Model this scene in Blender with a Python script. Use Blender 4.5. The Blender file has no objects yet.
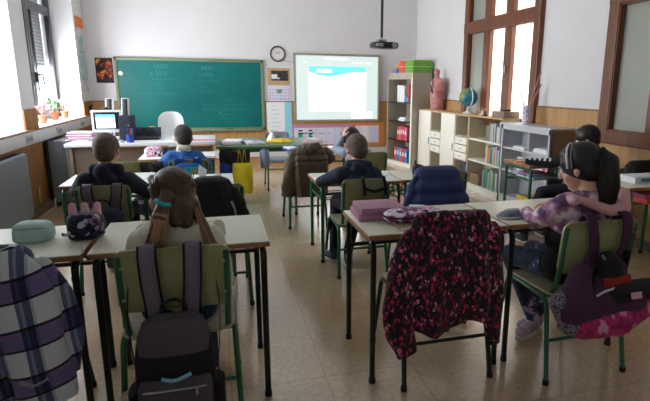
import bpy, bmesh, math, random
import numpy as np
from mathutils import Vector, Matrix
random.seed(7)
SC = bpy.context.scene
COL = SC.collection
V = Vector
PI = math.pi

# ------------------------------------------------------------------ materials
def mat(name, c, rough=0.6, metal=0.0, spec=0.5, bump=0.0, bscale=40.0, var=0.0, vscale=8.0, c2=None, emit=None, estr=0.0, sheen=0.0, stretch=None):
    m = bpy.data.materials.new(name); m.use_nodes = True
    nt = m.node_tree; b = nt.nodes['Principled BSDF']
    b.inputs['Base Color'].default_value = (*c, 1); b.inputs['Roughness'].default_value = rough
    b.inputs['Metallic'].default_value = metal; b.inputs['Specular IOR Level'].default_value = spec
    if sheen: b.inputs['Sheen Weight'].default_value = sheen
    if emit is not None:
        b.inputs['Emission Color'].default_value = (*emit, 1); b.inputs['Emission Strength'].default_value = estr
    tc = nt.nodes.new('ShaderNodeTexCoord'); mp = nt.nodes.new('ShaderNodeMapping')
    nt.links.new(tc.outputs['Object'], mp.inputs['Vector'])
    if stretch: mp.inputs['Scale'].default_value = stretch
    if var or c2:
        n = nt.nodes.new('ShaderNodeTexNoise'); n.inputs['Scale'].default_value = vscale; n.inputs['Detail'].default_value = 4
        nt.links.new(mp.outputs[0], n.inputs['Vector'])
        r = nt.nodes.new('ShaderNodeValToRGB')
        a = c; d = c2 if c2 else tuple(x * (1 - var) for x in c)
        r.color_ramp.elements[0].color = (*d, 1); r.color_ramp.elements[0].position = 0.35
        r.color_ramp.elements[1].color = (*a, 1); r.color_ramp.elements[1].position = 0.65
        nt.links.new(n.outputs['Fac'], r.inputs[0]); nt.links.new(r.outputs[0], b.inputs['Base Color'])
    if bump:
        n = nt.nodes.new('ShaderNodeTexNoise'); n.inputs['Scale'].default_value = bscale; n.inputs['Detail'].default_value = 3
        nt.links.new(mp.outputs[0], n.inputs['Vector'])
        bp = nt.nodes.new('ShaderNodeBump'); bp.inputs['Strength'].default_value = bump; bp.inputs['Distance'].default_value = 0.01
        nt.links.new(n.outputs['Fac'], bp.inputs['Height']); nt.links.new(bp.outputs[0], b.inputs['Normal'])
    return m

def srgb(r, g, b):
    f = lambda x: ((x / 255 + 0.055) / 1.055) ** 2.4 if x > 10 else x / 255 / 12.92
    return (f(r), f(g), f(b))

def floor_mat():
    m = mat('terrazzo_floor', srgb(150, 138, 120), 0.28, spec=0.7, bump=0.03, bscale=3)
    nt = m.node_tree; b = nt.nodes['Principled BSDF']; b.inputs['Coat Weight'].default_value = .9; b.inputs['Coat Roughness'].default_value = .16; b.inputs['Coat IOR'].default_value = 1.6
    tc = nt.nodes['Texture Coordinate']
    br = nt.nodes.new('ShaderNodeTexBrick'); br.offset = 0; br.inputs['Scale'].default_value = 1
    br.inputs['Brick Width'].default_value = 0.4; br.inputs['Row Height'].default_value = 0.4
    br.inputs['Mortar Size'].default_value = 0.0025; br.inputs['Mortar Smooth'].default_value = 0.3
    br.inputs['Color1'].default_value = (*srgb(198, 172, 138), 1); br.inputs['Color2'].default_value = (*srgb(194, 168, 134), 1)
    br.inputs['Mortar'].default_value = (*srgb(164, 146, 120), 1)
    nt.links.new(tc.outputs['Object'], br.inputs['Vector'])
    n = nt.nodes.new('ShaderNodeTexNoise'); n.inputs['Scale'].default_value = 45; n.inputs['Detail'].default_value = 6
    nt.links.new(tc.outputs['Object'], n.inputs['Vector'])
    n2 = nt.nodes.new('ShaderNodeTexNoise'); n2.inputs['Scale'].default_value = 1.4; n2.inputs['Detail'].default_value = 5
    nt.links.new(tc.outputs['Object'], n2.inputs['Vector'])
    mx = nt.nodes.new('ShaderNodeMix'); mx.data_type = 'RGBA'; mx.blend_type = 'OVERLAY'; mx.inputs[0].default_value = 0.35
    nt.links.new(br.outputs['Color'], mx.inputs[6]); nt.links.new(n.outputs['Fac'], mx.inputs[7])
    mx2 = nt.nodes.new('ShaderNodeMix'); mx2.data_type = 'RGBA'; mx2.blend_type = 'OVERLAY'; mx2.inputs[0].default_value = 0.3
    nt.links.new(mx.outputs[2], mx2.inputs[6]); nt.links.new(n2.outputs['Fac'], mx2.inputs[7])
    nt.links.new(mx2.outputs[2], b.inputs['Base Color'])
    mr = nt.nodes.new('ShaderNodeMapRange'); mr.inputs['To Min'].default_value = 0.16; mr.inputs['To Max'].default_value = 0.34
    nt.links.new(n2.outputs['Fac'], mr.inputs['Value']); nt.links.new(mr.outputs[0], b.inputs['Roughness'])
    return m

def wood_mat(name, c, c2, rough=0.45, sc=(12, 12, 0.8)):
    return mat(name, c, rough, c2=c2, vscale=2.5, stretch=sc, bump=0.05, bscale=10)

def blobs_mat(name, cols, scale, rough=0.8, kind='voronoi', base=None, pos=None, stretch=(1, 1, 1), rough_edges=0.0):
    m = mat(name, cols[0], rough, sheen=0.1); nt = m.node_tree; b = nt.nodes['Principled BSDF']
    mp = nt.nodes['Mapping']; mp.inputs['Scale'].default_value = stretch
    r = nt.nodes.new('ShaderNodeValToRGB'); r.color_ramp.interpolation = 'CONSTANT'
    n = len(cols)
    while len(r.color_ramp.elements) < n: r.color_ramp.elements.new(0.5)
    for i, c in enumerate(cols):
        r.color_ramp.elements[i].position = pos[i] if pos else i / n
    for i, c in enumerate(cols):
        r.color_ramp.elements[i].color = (*c, 1)
    if kind == 'voronoi':
        v = nt.nodes.new('ShaderNodeTexVoronoi'); v.inputs['Scale'].default_value = scale
        if rough_edges:
            nz = nt.nodes.new('ShaderNodeTexNoise'); nz.inputs['Scale'].default_value = scale * 1.3
            nt.links.new(mp.outputs[0], nz.inputs['Vector'])
            va = nt.nodes.new('ShaderNodeVectorMath'); va.operation = 'MULTIPLY_ADD'; va.inputs[1].default_value = (rough_edges,) * 3
            nt.links.new(nz.outputs['Color'], va.inputs[0]); nt.links.new(mp.outputs[0], va.inputs[2]); nt.links.new(va.outputs[0], v.inputs['Vector'])
        else: nt.links.new(mp.outputs[0], v.inputs['Vector'])
        sx = nt.nodes.new('ShaderNodeSeparateColor'); nt.links.new(v.outputs['Color'], sx.inputs[0])
        nt.links.new(sx.outputs[0], r.inputs[0])
        if base:
            mx = nt.nodes.new('ShaderNodeMix'); mx.data_type = 'RGBA'
            g = nt.nodes.new('ShaderNodeMath'); g.operation = 'GREATER_THAN'; g.inputs[1].default_value = 0.47
            nt.links.new(v.outputs['Distance'], g.inputs[0]); nt.links.new(g.outputs[0], mx.inputs[0])
            nt.links.new(r.outputs[0], mx.inputs[6]); mx.inputs[7].default_value = (*base, 1)
            nt.links.new(mx.outputs[2], b.inputs['Base Color'])
        else: nt.links.new(r.outputs[0], b.inputs['Base Color'])
    else:
        v = nt.nodes.new('ShaderNodeTexNoise'); v.inputs['Scale'].default_value = scale; v.inputs['Detail'].default_value = 2
        nt.links.new(mp.outputs[0], v.inputs['Vector']); nt.links.new(v.outputs['Fac'], r.inputs[0])
        nt.links.new(r.outputs[0], b.inputs['Base Color'])
    return m

def plaid_mat(name):
    m = mat(name, (.3, .3, .3), 0.95, bump=0.3, bscale=250, sheen=0.15); nt = m.node_tree; b = nt.nodes['Principled BSDF']
    tc = nt.nodes['Texture Coordinate']
    sp = nt.nodes.new('ShaderNodeSeparateXYZ'); nt.links.new(tc.outputs['Object'], sp.inputs[0])
    def stripes(out, period, stops, off=0.0, skew=None):
        src = out
        a = nt.nodes.new('ShaderNodeMath'); a.operation = 'ADD'; a.inputs[1].default_value = 5.0 + off; nt.links.new(src, a.inputs[0])
        if skew is not None:
            k = nt.nodes.new('ShaderNodeMath'); k.operation = 'MULTIPLY_ADD'; k.inputs[1].default_value = skew[1]
            nt.links.new(skew[0], k.inputs[0]); nt.links.new(a.outputs[0], k.inputs[2]); a = k
        d = nt.nodes.new('ShaderNodeMath'); d.operation = 'DIVIDE'; d.inputs[1].default_value = period; nt.links.new(a.outputs[0], d.inputs[0])
        f = nt.nodes.new('ShaderNodeMath'); f.operation = 'FRACT'; nt.links.new(d.outputs[0], f.inputs[0])
        r = nt.nodes.new('ShaderNodeValToRGB'); r.color_ramp.interpolation = 'CONSTANT'
        while len(r.color_ramp.elements) < len(stops): r.color_ramp.elements.new(0.5)
        for i, (p, c) in enumerate(stops): r.color_ramp.elements[i].position = p
        for i, (p, c) in enumerate(stops): r.color_ramp.elements[i].color = (*c, 1)
        nt.links.new(f.outputs[0], r.inputs[0]); return r.outputs[0]
    cr = srgb(212, 220, 224); nv = srgb(46, 50, 84); pu = srgb(120, 100, 150); dk = srgb(40, 42, 60); bl = srgb(90, 105, 150)
    h = stripes(sp.outputs['Z'], 0.150, [(0, cr), (0.42, dk), (0.47, pu), (0.56, bl), (0.60, pu), (0.68, bl), (0.72, pu), (0.84, dk), (0.9, cr)], 0.02, (sp.outputs['X'], -0.22))
    w = stripes(sp.outputs['X'], 0.105, [(0, (1, 1, 1)), (0.50, (.16, .18, .30)), (0.60, (.35, .38, .52)), (0.68, (.12, .14, .26)), (0.86, (.62, .64, .72)), (0.93, (1, 1, 1))], 0.0, (sp.outputs['Z'], 0.10))
    mx = nt.nodes.new('ShaderNodeMix'); mx.data_type = 'RGBA'; mx.blend_type = 'MULTIPLY'; mx.inputs[0].default_value = 1
    nt.links.new(h, mx.inputs[6]); nt.links.new(w, mx.inputs[7]); nt.links.new(mx.outputs[2], b.inputs['Base Color'])
    return m

M = dict(
    floor=floor_mat(),
    wall=mat('white_plaster', srgb(222, 220, 222), 0.85, bump=0.05, bscale=30, var=0.04, vscale=2),
    ceiling=mat('ceiling_white', srgb(225, 225, 225), 0.9, bump=0.05),
    wains=mat('tan_wainscot', srgb(190, 148, 96), 0.55, c2=srgb(174, 132, 82), vscale=3, stretch=(6, 6, .6)),
    wains_l=mat('brown_wainscot', srgb(158, 112, 62), 0.5, c2=srgb(140, 96, 50), vscale=3, stretch=(6, 6, .6)),
    wainscap=mat('wainscot_cap', srgb(150, 110, 66), 0.5, var=0.2),
    winwood=mat('red_brown_window_wood', srgb(124, 70, 38), 0.4, c2=srgb(96, 52, 28), vscale=3, stretch=(10, 10, 1)),
    sillwood=mat('sill_wood', srgb(150, 105, 70), 0.5, var=0.2, stretch=(1, 6, 6)),
    pane_grey=mat('dull_frosted_pane', srgb(158, 160, 150), 0.35, var=0.12, vscale=2),
    pane_lit=mat('lit_frosted_pane', srgb(240, 235, 215), 0.4, emit=(1, .95, .84), estr=1.0),
    pane_dim=mat('dim_frosted_pane', srgb(230, 220, 195), 0.4, emit=(1, .92, .78), estr=0.55),
    alu=mat('dark_grey_aluminium', srgb(84, 86, 90), 0.35, 0.5, var=0.1),
    slat=mat('shutter_slat', srgb(205, 208, 212), 0.5, var=0.05),
    slatdark=mat('shutter_gap', srgb(50, 52, 56), 0.6, var=0.1),
    trunk=mat('white_plastic_trunking', srgb(214, 212, 216), 0.4, var=0.05),
    socket=mat('socket_plastic', srgb(196, 188, 180), 0.4, var=0.05),
    radiator=mat('grey_radiator_paint', srgb(120, 130, 138), 0.45, var=0.06, vscale=3),
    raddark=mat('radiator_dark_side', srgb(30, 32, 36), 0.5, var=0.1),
    skirting=mat('white_skirting', srgb(212, 210, 212), 0.5, var=0.06),
    skirt_dark=mat('brown_skirting', srgb(120, 96, 78), 0.5, var=0.15),
    green_board=mat('green_chalkboard', srgb(0, 112, 108), 0.36, c2=srgb(0, 98, 98), vscale=1.5),
    board_frame=mat('olive_green_frame', srgb(122, 140, 110), 0.45, var=0.12),
    chalk=mat('chalk', srgb(74, 150, 146), 0.9, var=0.1),
    white_plastic=mat('white_plastic', srgb(232, 234, 238), 0.35, var=0.03),
    grey_plastic=mat('grey_plastic', srgb(140, 145, 155), 0.4, var=0.05),
    black_plastic=mat('black_plastic', srgb(24, 25, 30), 0.35, var=0.15),
    paper=mat('white_paper', srgb(236, 238, 242), 0.8, var=0.03),
    paper_blue=mat('pale_cyan_paper', srgb(150, 215, 235), 0.8, var=0.04),
    paper_pink=mat('pink_border_paper', srgb(205, 140, 170), 0.8, var=0.06),
    paper_lilac=mat('lilac_white_paper', srgb(222, 220, 242), 0.8, var=0.04),
    paper_orange=mat('orange_border_paper', srgb(222, 138, 74), 0.8, var=0.06),
    ink=mat('dark_ink', srgb(40, 44, 60), 0.8, var=0.1),
    ink_green=mat('green_ink', srgb(60, 170, 130), 0.8, var=0.1),
    ink_grey=mat('grey_ink', srgb(150, 158, 185), 0.8, var=0.1),
    cream=mat('cream_melamine', srgb(226, 216, 190), 0.45, var=0.03, vscale=2),
    cream_white=mat('white_melamine_door', srgb(250, 246, 234), 0.4, var=0.02, vscale=2),
    cab_inside=mat('cabinet_inside_board', srgb(196, 184, 160), 0.6, var=0.06),
    cab_wood=mat('beech_edge', srgb(206, 172, 122), 0.5, c2=srgb(190, 152, 104), vscale=3, stretch=(8, 8, 1)),
    greycab=mat('grey_beige_laminate', srgb(176, 164, 148), 0.5, var=0.04, vscale=2),
    greymetal=mat('grey_metal_cabinet', srgb(205, 206, 212), 0.4, 0.0, var=0.04),
    desk_front=mat('taupe_brown_desk_front', srgb(116, 98, 82), 0.5, var=0.06),
    brownside=mat('taupe_cabinet_side', srgb(138, 118, 102), 0.5, var=0.06),
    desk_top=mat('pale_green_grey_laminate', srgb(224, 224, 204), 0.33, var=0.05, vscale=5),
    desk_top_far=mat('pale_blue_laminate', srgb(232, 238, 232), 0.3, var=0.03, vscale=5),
    desk_edge=wood_mat('beech_desk_edge', srgb(176, 128, 84), srgb(150, 100, 62), sc=(1, 10, 10)),
    desk_green=mat('green_laminate', srgb(96, 128, 92), 0.35, var=0.08),
    tube=mat('green_painted_tube', srgb(50, 112, 82), 0.35, 0.1, var=0.12, vscale=20),
    tube_dark=mat('dark_green_painted_tube', srgb(22, 38, 34), 0.35, 0.15, var=0.15, vscale=20),
    rubber=mat('rubber_foot', srgb(20, 20, 20), 0.7, var=0.1),
    ply=mat('olive_plywood_back', srgb(160, 164, 118), 0.4, c2=srgb(146, 150, 102), vscale=3, stretch=(1, 8, 8)),
    ply_seat=mat('beech_plywood_seat', srgb(196, 190, 160), 0.4, c2=srgb(178, 170, 138), vscale=3, stretch=(1, 8, 8)),
    steel=mat('brushed_steel', srgb(170, 172, 176), 0.3, 0.9, var=0.08),
    skin=mat('skin', srgb(222, 174, 148), 0.5, var=0.06, vscale=20),
    lips=mat('lips', srgb(180, 100, 92), 0.5, var=0.05),
    eye=mat('eye_white', srgb(235, 235, 230), 0.2, var=0.02),
    iris=mat('brown_iris', srgb(40, 24, 16), 0.2, var=0.05),
    hair_brown=mat('brown_hair', srgb(104, 76, 64), 0.42, c2=srgb(62, 44, 36), vscale=30, stretch=(14, 14, .5), bump=0.2, bscale=40),
    hair_light=mat('light_brown_hair_ends', srgb(190, 152, 120), 0.45, c2=srgb(158, 122, 94), vscale=30, stretch=(14, 14, .5), bump=0.2, bscale=40),
    hair_dark=mat('black_brown_hair', srgb(30, 24, 24), 0.4, c2=srgb(16, 13, 14), vscale=30, stretch=(14, 14, .5), bump=0.2, bscale=40),
    hair_short=mat('short_cropped_brown_hair', srgb(134, 112, 100), 0.7, c2=srgb(92, 76, 66), vscale=90, bump=0.8, bscale=200),
    hair_short_dark=mat('short_cropped_dark_hair', srgb(64, 56, 54), 0.7, c2=srgb(40, 34, 34), vscale=90, bump=0.8, bscale=200),
    sweater=mat('cream_sweater', srgb(222, 222, 202), 0.9, bump=0.3, bscale=60, var=0.05, sheen=0.2),
    jeans=mat('blue_jeans', srgb(52, 66, 98), 0.85, var=0.2, vscale=40),
    jeans_dark=mat('dark_trousers', srgb(26, 30, 42), 0.9, var=0.2, vscale=30),
    navy=mat('navy_hoodie', srgb(30, 38, 60), 0.9, bump=0.2, bscale=50, var=0.15, sheen=0.1),
    navy2=mat('slate_navy_hoodie', srgb(36, 48, 72), 0.9, bump=0.2, bscale=50, var=0.12, sheen=0.1),
    blue=mat('bright_blue_fleece', srgb(18, 92, 168), 0.85, bump=0.2, bscale=50, var=0.12, sheen=0.15),
    cyan_panel=mat('cyan_print', srgb(60, 180, 205), 0.8, var=0.2, vscale=20),
    yellow_print=mat('yellow_green_print', srgb(170, 176, 90), 0.8, var=0.3, vscale=30),
    grey_sleeve=mat('light_grey_shirt', srgb(150, 160, 178), 0.9, var=0.1),
    black_cloth=mat('black_cloth', srgb(16, 16, 20), 0.9, bump=0.2, bscale=40, var=0.2, sheen=0.05),
    black_puffer=mat('black_puffer_cloth', srgb(20, 20, 24), 0.75, bump=0.3, bscale=25, var=0.2),
    navy_puffer=mat('navy_puffer_cloth', srgb(44, 66, 122), 0.6, bump=0.15, bscale=30, var=0.1),
    teal_cloth=mat('teal_lining', srgb(60, 130, 160), 0.8, var=0.15),
    olive_puffer=mat('olive_puffer_cloth', srgb(84, 72, 54), 0.6, bump=0.2, bscale=30, var=0.12),
    floral=blobs_mat('pink_print_on_black', [srgb(170, 34, 84), srgb(28, 18, 26), srgb(220, 120, 150), srgb(110, 22, 62), srgb(30, 18, 26), srgb(196, 50, 104), srgb(190, 150, 165)], 74, rough_edges=.022, base=srgb(20, 14, 20), pos=[0, .24, .42, .54, .70, .82, .95], stretch=(1, 1, .62)),
    camo=blobs_mat('pink_camouflage_print', [srgb(92, 60, 96), srgb(150, 104, 140), srgb(206, 160, 182), srgb(236, 220, 232)], 16, kind='noise', pos=[0, .42, .52, .60]),
    pinkhood=mat('dusty_pink_hood', srgb(232, 178, 182), 0.9, var=0.08, sheen=0.15),
    pinktrim=mat('pale_pink_trim', srgb(228, 180, 196), 0.8, var=0.05),
    jeans_print=blobs_mat('white_splashed_jeans', [srgb(42, 54, 84), srgb(70, 84, 120), srgb(190, 180, 205)], 14, kind='noise', pos=[0, .56, .64]),
    plaid=plaid_mat('grey_navy_purple_plaid'),
    bp_black=mat('black_backpack_fabric', srgb(22, 22, 27), 0.8, bump=0.2, bscale=120, var=0.12),
    bp_grey=mat('charcoal_grey_backpack_fabric', srgb(84, 78, 88), 0.85, bump=0.25, bscale=160, var=0.1),
    bp_strap=mat('grey_strap_padding', srgb(122, 114, 126), 0.85, bump=0.25, bscale=160, var=0.06),
    bp_navy=mat('dark_navy_backpack_fabric', srgb(30, 36, 52), 0.8, bump=0.2, bscale=120, var=0.2),
    bp_purple=mat('plum_backpack_fabric', srgb(74, 38, 70), 0.8, bump=0.2, bscale=120, var=0.12),
    bp_magenta=blobs_mat('magenta_print_panel', [srgb(150, 24, 84), srgb(190, 40, 110), srgb(214, 150, 190)], 22, kind='noise', pos=[0, .45, .62]),
    bp_red=mat('red_lining', srgb(160, 34, 24), 0.8, var=0.1),
    mesh_grey=blobs_mat('silver_mesh', [srgb(70, 66, 78), srgb(150, 146, 160)], 220, pos=[0, .5]),
    pink=mat('pink_plastic', srgb(214, 110, 150), 0.4, var=0.1),
    pink_box=mat('mauve_pink_card', srgb(176, 124, 150), 0.5, var=0.1),
    pink_page=mat('mauve_pink_pages', srgb(204, 148, 180), 0.6, c2=srgb(160, 108, 144), vscale=5, stretch=(1, 1, 60)),
    white_print=blobs_mat('white_pink_purple_print', [srgb(110, 30, 90), srgb(150, 70, 150), srgb(226, 214, 236), srgb(250, 250, 250)], 30, kind='noise', pos=[0, .42, .5, .60]),
    dark_print=blobs_mat('dark_speckled_print', [srgb(20, 22, 32), srgb(40, 46, 70), srgb(150, 110, 150), srgb(190, 190, 215)], 60, pos=[0, .5, .80, .92]),
    pinkdark_print=blobs_mat('pink_white_black_print', [srgb(224, 130, 180), srgb(240, 220, 234), srgb(30, 26, 34)], 28, kind='noise', pos=[0, .48, .6]),
    teal_bag=mat('pale_aqua_fabric', srgb(186, 224, 216), 0.75, var=0.08, vscale=20),
    teal=mat('turquoise_elastic', srgb(50, 180, 178), 0.7, var=0.1),
    yellow=mat('yellow_plastic_bag', srgb(226, 206, 40), 0.45, bump=0.6, bscale=18, var=0.1),
    blue_bag=mat('royal_blue_bag', srgb(30, 66, 160), 0.6, bump=0.3, bscale=20, var=0.15),
    grey_bag=mat('blue_grey_plastic_bag', srgb(118, 130, 150), 0.4, bump=0.8, bscale=25, var=0.2),
    lemon=mat('yellow_cloth', srgb(232, 200, 60), 0.8, bump=0.5, bscale=30, var=0.1),
    terracotta=mat('terracotta_pot', srgb(196, 120, 88), 0.8, var=0.1),
    leaf=mat('leaf_green', srgb(120, 165, 110), 0.6, var=0.3, vscale=20),
    leaf_pink=mat('pink_leaf', srgb(226, 160, 156), 0.6, var=0.3, vscale=20),
    green_box=mat('green_card_box', srgb(118, 178, 62), 0.6, c2=srgb(96, 156, 50), vscale=20, stretch=(1, 1, 3)),
    red_box=mat('red_card_box', srgb(222, 74, 62), 0.6, var=0.1, vscale=20),
    orange_box=mat('orange_box', srgb(226, 160, 70), 0.6, var=0.1),
    blue_box=mat('sky_blue_plastic', srgb(64, 150, 210), 0.5, var=0.1),
    torso=mat('anatomy_model_pink', srgb(206, 146, 140), 0.5, c2=srgb(180, 108, 104), vscale=14),
    torso_dark=mat('anatomy_model_dark', srgb(70, 40, 42), 0.5, var=0.2),
    globe=blobs_mat('globe_map', [srgb(30, 100, 130), srgb(40, 120, 140), srgb(120, 140, 70), srgb(170, 160, 90)], 7, kind='noise', rough=0.25, pos=[0, .40, .55, .63]),
    dotted=blobs_mat('white_vase_purple_dots', [srgb(236, 226, 240), srgb(160, 110, 190)], 60, pos=[0, .55], base=srgb(240, 232, 244), rough=0.4),
    twig=mat('dry_twig', srgb(90, 70, 60), 0.8, var=0.2),
    feather=mat('pink_dry_plume', srgb(196, 140, 140), 0.9, var=0.2, vscale=30),
    kraft=mat('kraft_board', srgb(150, 122, 96), 0.8, var=0.1),
    kraft2=mat('wooden_tray', srgb(176, 138, 92), 0.6, var=0.12),
    white_mark=mat('white_print', srgb(225, 225, 230), 0.8, var=0.03),
    shoe_pink=mat('pale_pink_trainer', srgb(196, 172, 190), 0.6, c2=srgb(150, 110, 140), vscale=14),
    shoe_dark=mat('dark_trainer', srgb(30, 34, 48), 0.6, c2=srgb(70, 80, 100), vscale=14),
    sole=mat('white_sole', srgb(215, 215, 215), 0.6, var=0.05),
    poster_fruit=blobs_mat('orange_yellow_black_photo_print', [srgb(34, 26, 22), srgb(110, 40, 32), srgb(190, 96, 50), srgb(210, 170, 50)], 11, kind='noise', pos=[0, .47, .55, .62]),
    poster_truck=mat('dark_photo_print', srgb(70, 66, 72), 0.6, c2=srgb(34, 34, 40), vscale=20),
    tan_card=mat('tan_card', srgb(196, 164, 120), 0.7, var=0.08),
    poster_pale=blobs_mat('pale_map_print', [srgb(190, 186, 200), srgb(222, 210, 222), srgb(214, 200, 190)], 8, kind='noise', pos=[0, .45, .58]),
    orange_card=mat('orange_card', srgb(236, 122, 30), 0.7, var=0.05),
    clock_face=mat('clock_face', srgb(226, 222, 216), 0.5, var=0.03),
    scr_grey=mat('projected_grey', srgb(100, 105, 108), 0.5, emit=srgb(176, 190, 186), estr=0.55),
    scr_white=mat('projected_white', srgb(230, 230, 230), 0.5, emit=(1, 1, 1), estr=0.8),
    scr_cyan=mat('projected_cyan', srgb(80, 200, 210), 0.5, emit=srgb(90, 225, 232), estr=0.6),
    scr_pink=mat('projected_pink', srgb(230, 170, 190), 0.5, emit=srgb(250, 190, 205), estr=0.6),
    mon_white=mat('monitor_page', srgb(200, 230, 235), 0.3, emit=(0.8, 1, 1), estr=0.9),
    mon_cyan=mat('monitor_band', srgb(80, 190, 230), 0.3, emit=srgb(80, 190, 235), estr=0.7),
    boardwhite=mat('whiteboard_enamel', srgb(215, 218, 220), 0.35, var=0.03),
    alu_frame=mat('beige_metal_frame', srgb(170, 164, 150), 0.35, 0.3, var=0.05),
)
BOOKC = [srgb(*c) for c in [(40, 90, 150), (200, 60, 60), (60, 140, 120), (220, 210, 190), (90, 120, 170), (230, 120, 60), (120, 170, 90), (180, 190, 205), (60, 60, 90), (150, 60, 110), (20, 130, 140), (235, 225, 120)]]
BOOKM = [mat('book_cover_' + str(i), c, 0.6, var=0.1, vscale=20) for i, c in enumerate(BOOKC)]

# ------------------------------------------------------------------ mesh helpers
class MB:
    def __init__(s): s.v = []; s.f = []; s.m = []
    def add(s, vs, fs, mi=0):
        o = len(s.v); s.v += [tuple(v) for v in vs]; s.f += [tuple(i + o for i in f) for f in fs]; s.m += [mi] * len(fs); return s
    def bm_add(s, bm, mi=0, mtx=None):
        bm.verts.index_update()
        s.add([(mtx @ v.co if mtx else v.co) for v in bm.verts], [[v.index for v in f.verts] for f in bm.faces], mi); bm.free(); return s
    def box(s, c, d, bev=0.0, rot=None, mi=0, seg=2):
        bm = bmesh.new(); bmesh.ops.create_cube(bm, size=1)
        for v in bm.verts: v.co = V((v.co.x * d[0], v.co.y * d[1], v.co.z * d[2]))
        if bev > 0: bmesh.ops.bevel(bm, geom=list(bm.edges), offset=min(bev, min(d) * .49), segments=seg, profile=0.6, affect='EDGES')
        m = Matrix.Translation(V(c))
        if rot is not None: m = m @ (rot if isinstance(rot, Matrix) else Matrix.Rotation(rot, 4, 'Z'))
        return s.bm_add(bm, mi, m)
    def ell(s, c, r, rot=None, mi=0, seg=20, rings=12):
        bm = bmesh.new(); bmesh.ops.create_uvsphere(bm, u_segments=seg, v_segments=rings, radius=1)
        m = Matrix.Translation(V(c))
        if rot is not None: m = m @ rot.to_4x4()
        return s.bm_add(bm, mi, m @ Matrix.Diagonal((r[0], r[1], r[2], 1)))
    def cap(s, a, b, ra, rb, mi=0, seg=14):
        a, b = V(a), V(b); d = b - a; L = d.length
        if L < 1e-6: return s.ell(a, (ra,) * 3, mi=mi)
        q = d.normalized().to_track_quat('Z', 'Y').to_matrix()
        prof = []
        for i in range(5): t = -PI / 2 + i * PI / 8 * 1.0; prof.append((ra * math.cos(t), ra * math.sin(t)))
        for i in range(5): t = i * PI / 8; prof.append((rb * math.cos(t), L + rb * math.sin(t)))
        vs = []; fs = []
        for r, z in prof:
            for k in range(seg):
                th = 2 * PI * k / seg; vs.append(a + q @ V((max(r, 1e-4) * math.cos(th), max(r, 1e-4) * math.sin(th), z)))
        n = len(prof)
        for i in range(n - 1):
            for k in range(seg): fs.append((i * seg + k, i * seg + (k + 1) % seg, (i + 1) * seg + (k + 1) % seg, (i + 1) * seg + k))
        fs.append(tuple(reversed(range(seg)))); fs.append(tuple((n - 1) * seg + k for k in range(seg)))
        return s.add(vs, fs, mi)
    def tube(s, pts, r, seg=10, mi=0, fillet=0.0, cap=True, taper=None):
        pts = [V(p) for p in pts]
        if fillet > 0:
            out = [pts[0]]
            for i in range(1, len(pts) - 1):
                p = pts[i]; a = pts[i - 1] - p; b = pts[i + 1] - p; f = min(fillet, a.length * .49, b.length * .49)
                A = p + a.normalized() * f; B = p + b.normalized() * f
                for k in range(7):
                    t = k / 6; out.append((1 - t) ** 2 * A + 2 * t * (1 - t) * p + t * t * B)
            out.append(pts[-1]); pts = out
        n = len(pts); T = []
        for i in range(n):
            d = (pts[min(i + 1, n - 1)] - pts[max(i - 1, 0)]); T.append(d.normalized())
        up = V((0, 0, 1)) if abs(T[0].z) < .9 else V((1, 0, 0))
        nrm = T[0].cross(up).normalized(); vs = []; fs = []
        for i in range(n):
            nrm = (nrm - T[i] * nrm.dot(T[i])).normalized(); bn = T[i].cross(nrm)
            rr = r if taper is None else r * taper(i / (n - 1))
            for k in range(seg):
                th = 2 * PI * k / seg; vs.append(pts[i] + (nrm * math.cos(th) + bn * math.sin(th)) * rr)
        for i in range(n - 1):
            for k in range(seg): fs.append((i * seg + k, i * seg + (k + 1) % seg, (i + 1) * seg + (k + 1) % seg, (i + 1) * seg + k))
        if cap: fs.append(tuple(reversed(range(seg)))); fs.append(tuple((n - 1) * seg + k for k in range(seg)))
        return s.add(vs, fs, mi)
    def loft(s, secs, seg=40, p=2.5, fn=None, mi=0, cap=True):
        """secs: (cx,cy,cz,a,b) ; horizontal superellipse rings stacked"""
        vs = []; fs = []
        for i, sc in enumerate(secs):
            cx, cy, cz, a, b = sc[:5]
            for k in range(seg):
                th = 2 * PI * k / seg; c, si = math.cos(th), math.sin(th)
                x = cx + a * math.copysign(abs(c) ** (2 / p), c); y = cy + b * math.copysign(abs(si) ** (2 / p), si)
                q = V((x, y, cz))
                if fn: q = fn(q, th, i / (len(secs) - 1))
                vs.append(q)
        n = len(secs)
        for i in range(n - 1):
            for k in range(seg): fs.append((i * seg + k, (i + 1) * seg + k, (i + 1) * seg + (k + 1) % seg, i * seg + (k + 1) % seg))
        if cap: fs.append(tuple(range(seg))); fs.append(tuple((n - 1) * seg + seg - 1 - k for k in range(seg)))
        return s.add(vs, fs, mi)
    def lathe(s, prof, c=(0, 0, 0), seg=24, mi=0):
        c = V(c); vs = []; fs = []
        for r, z in prof:
            for k in range(seg):
                th = 2 * PI * k / seg; vs.append(c + V((r * math.cos(th), r * math.sin(th), z)))
        n = len(prof)
        for i in range(n - 1):
            for k in range(seg): fs.append((i * seg + k, i * seg + (k + 1) % seg, (i + 1) * seg + (k + 1) % seg, (i + 1) * seg + k))
        fs.append(tuple(reversed(range(seg)))); fs.append(tuple((n - 1) * seg + k for k in range(seg)))
        return s.add(vs, fs, mi)
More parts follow.
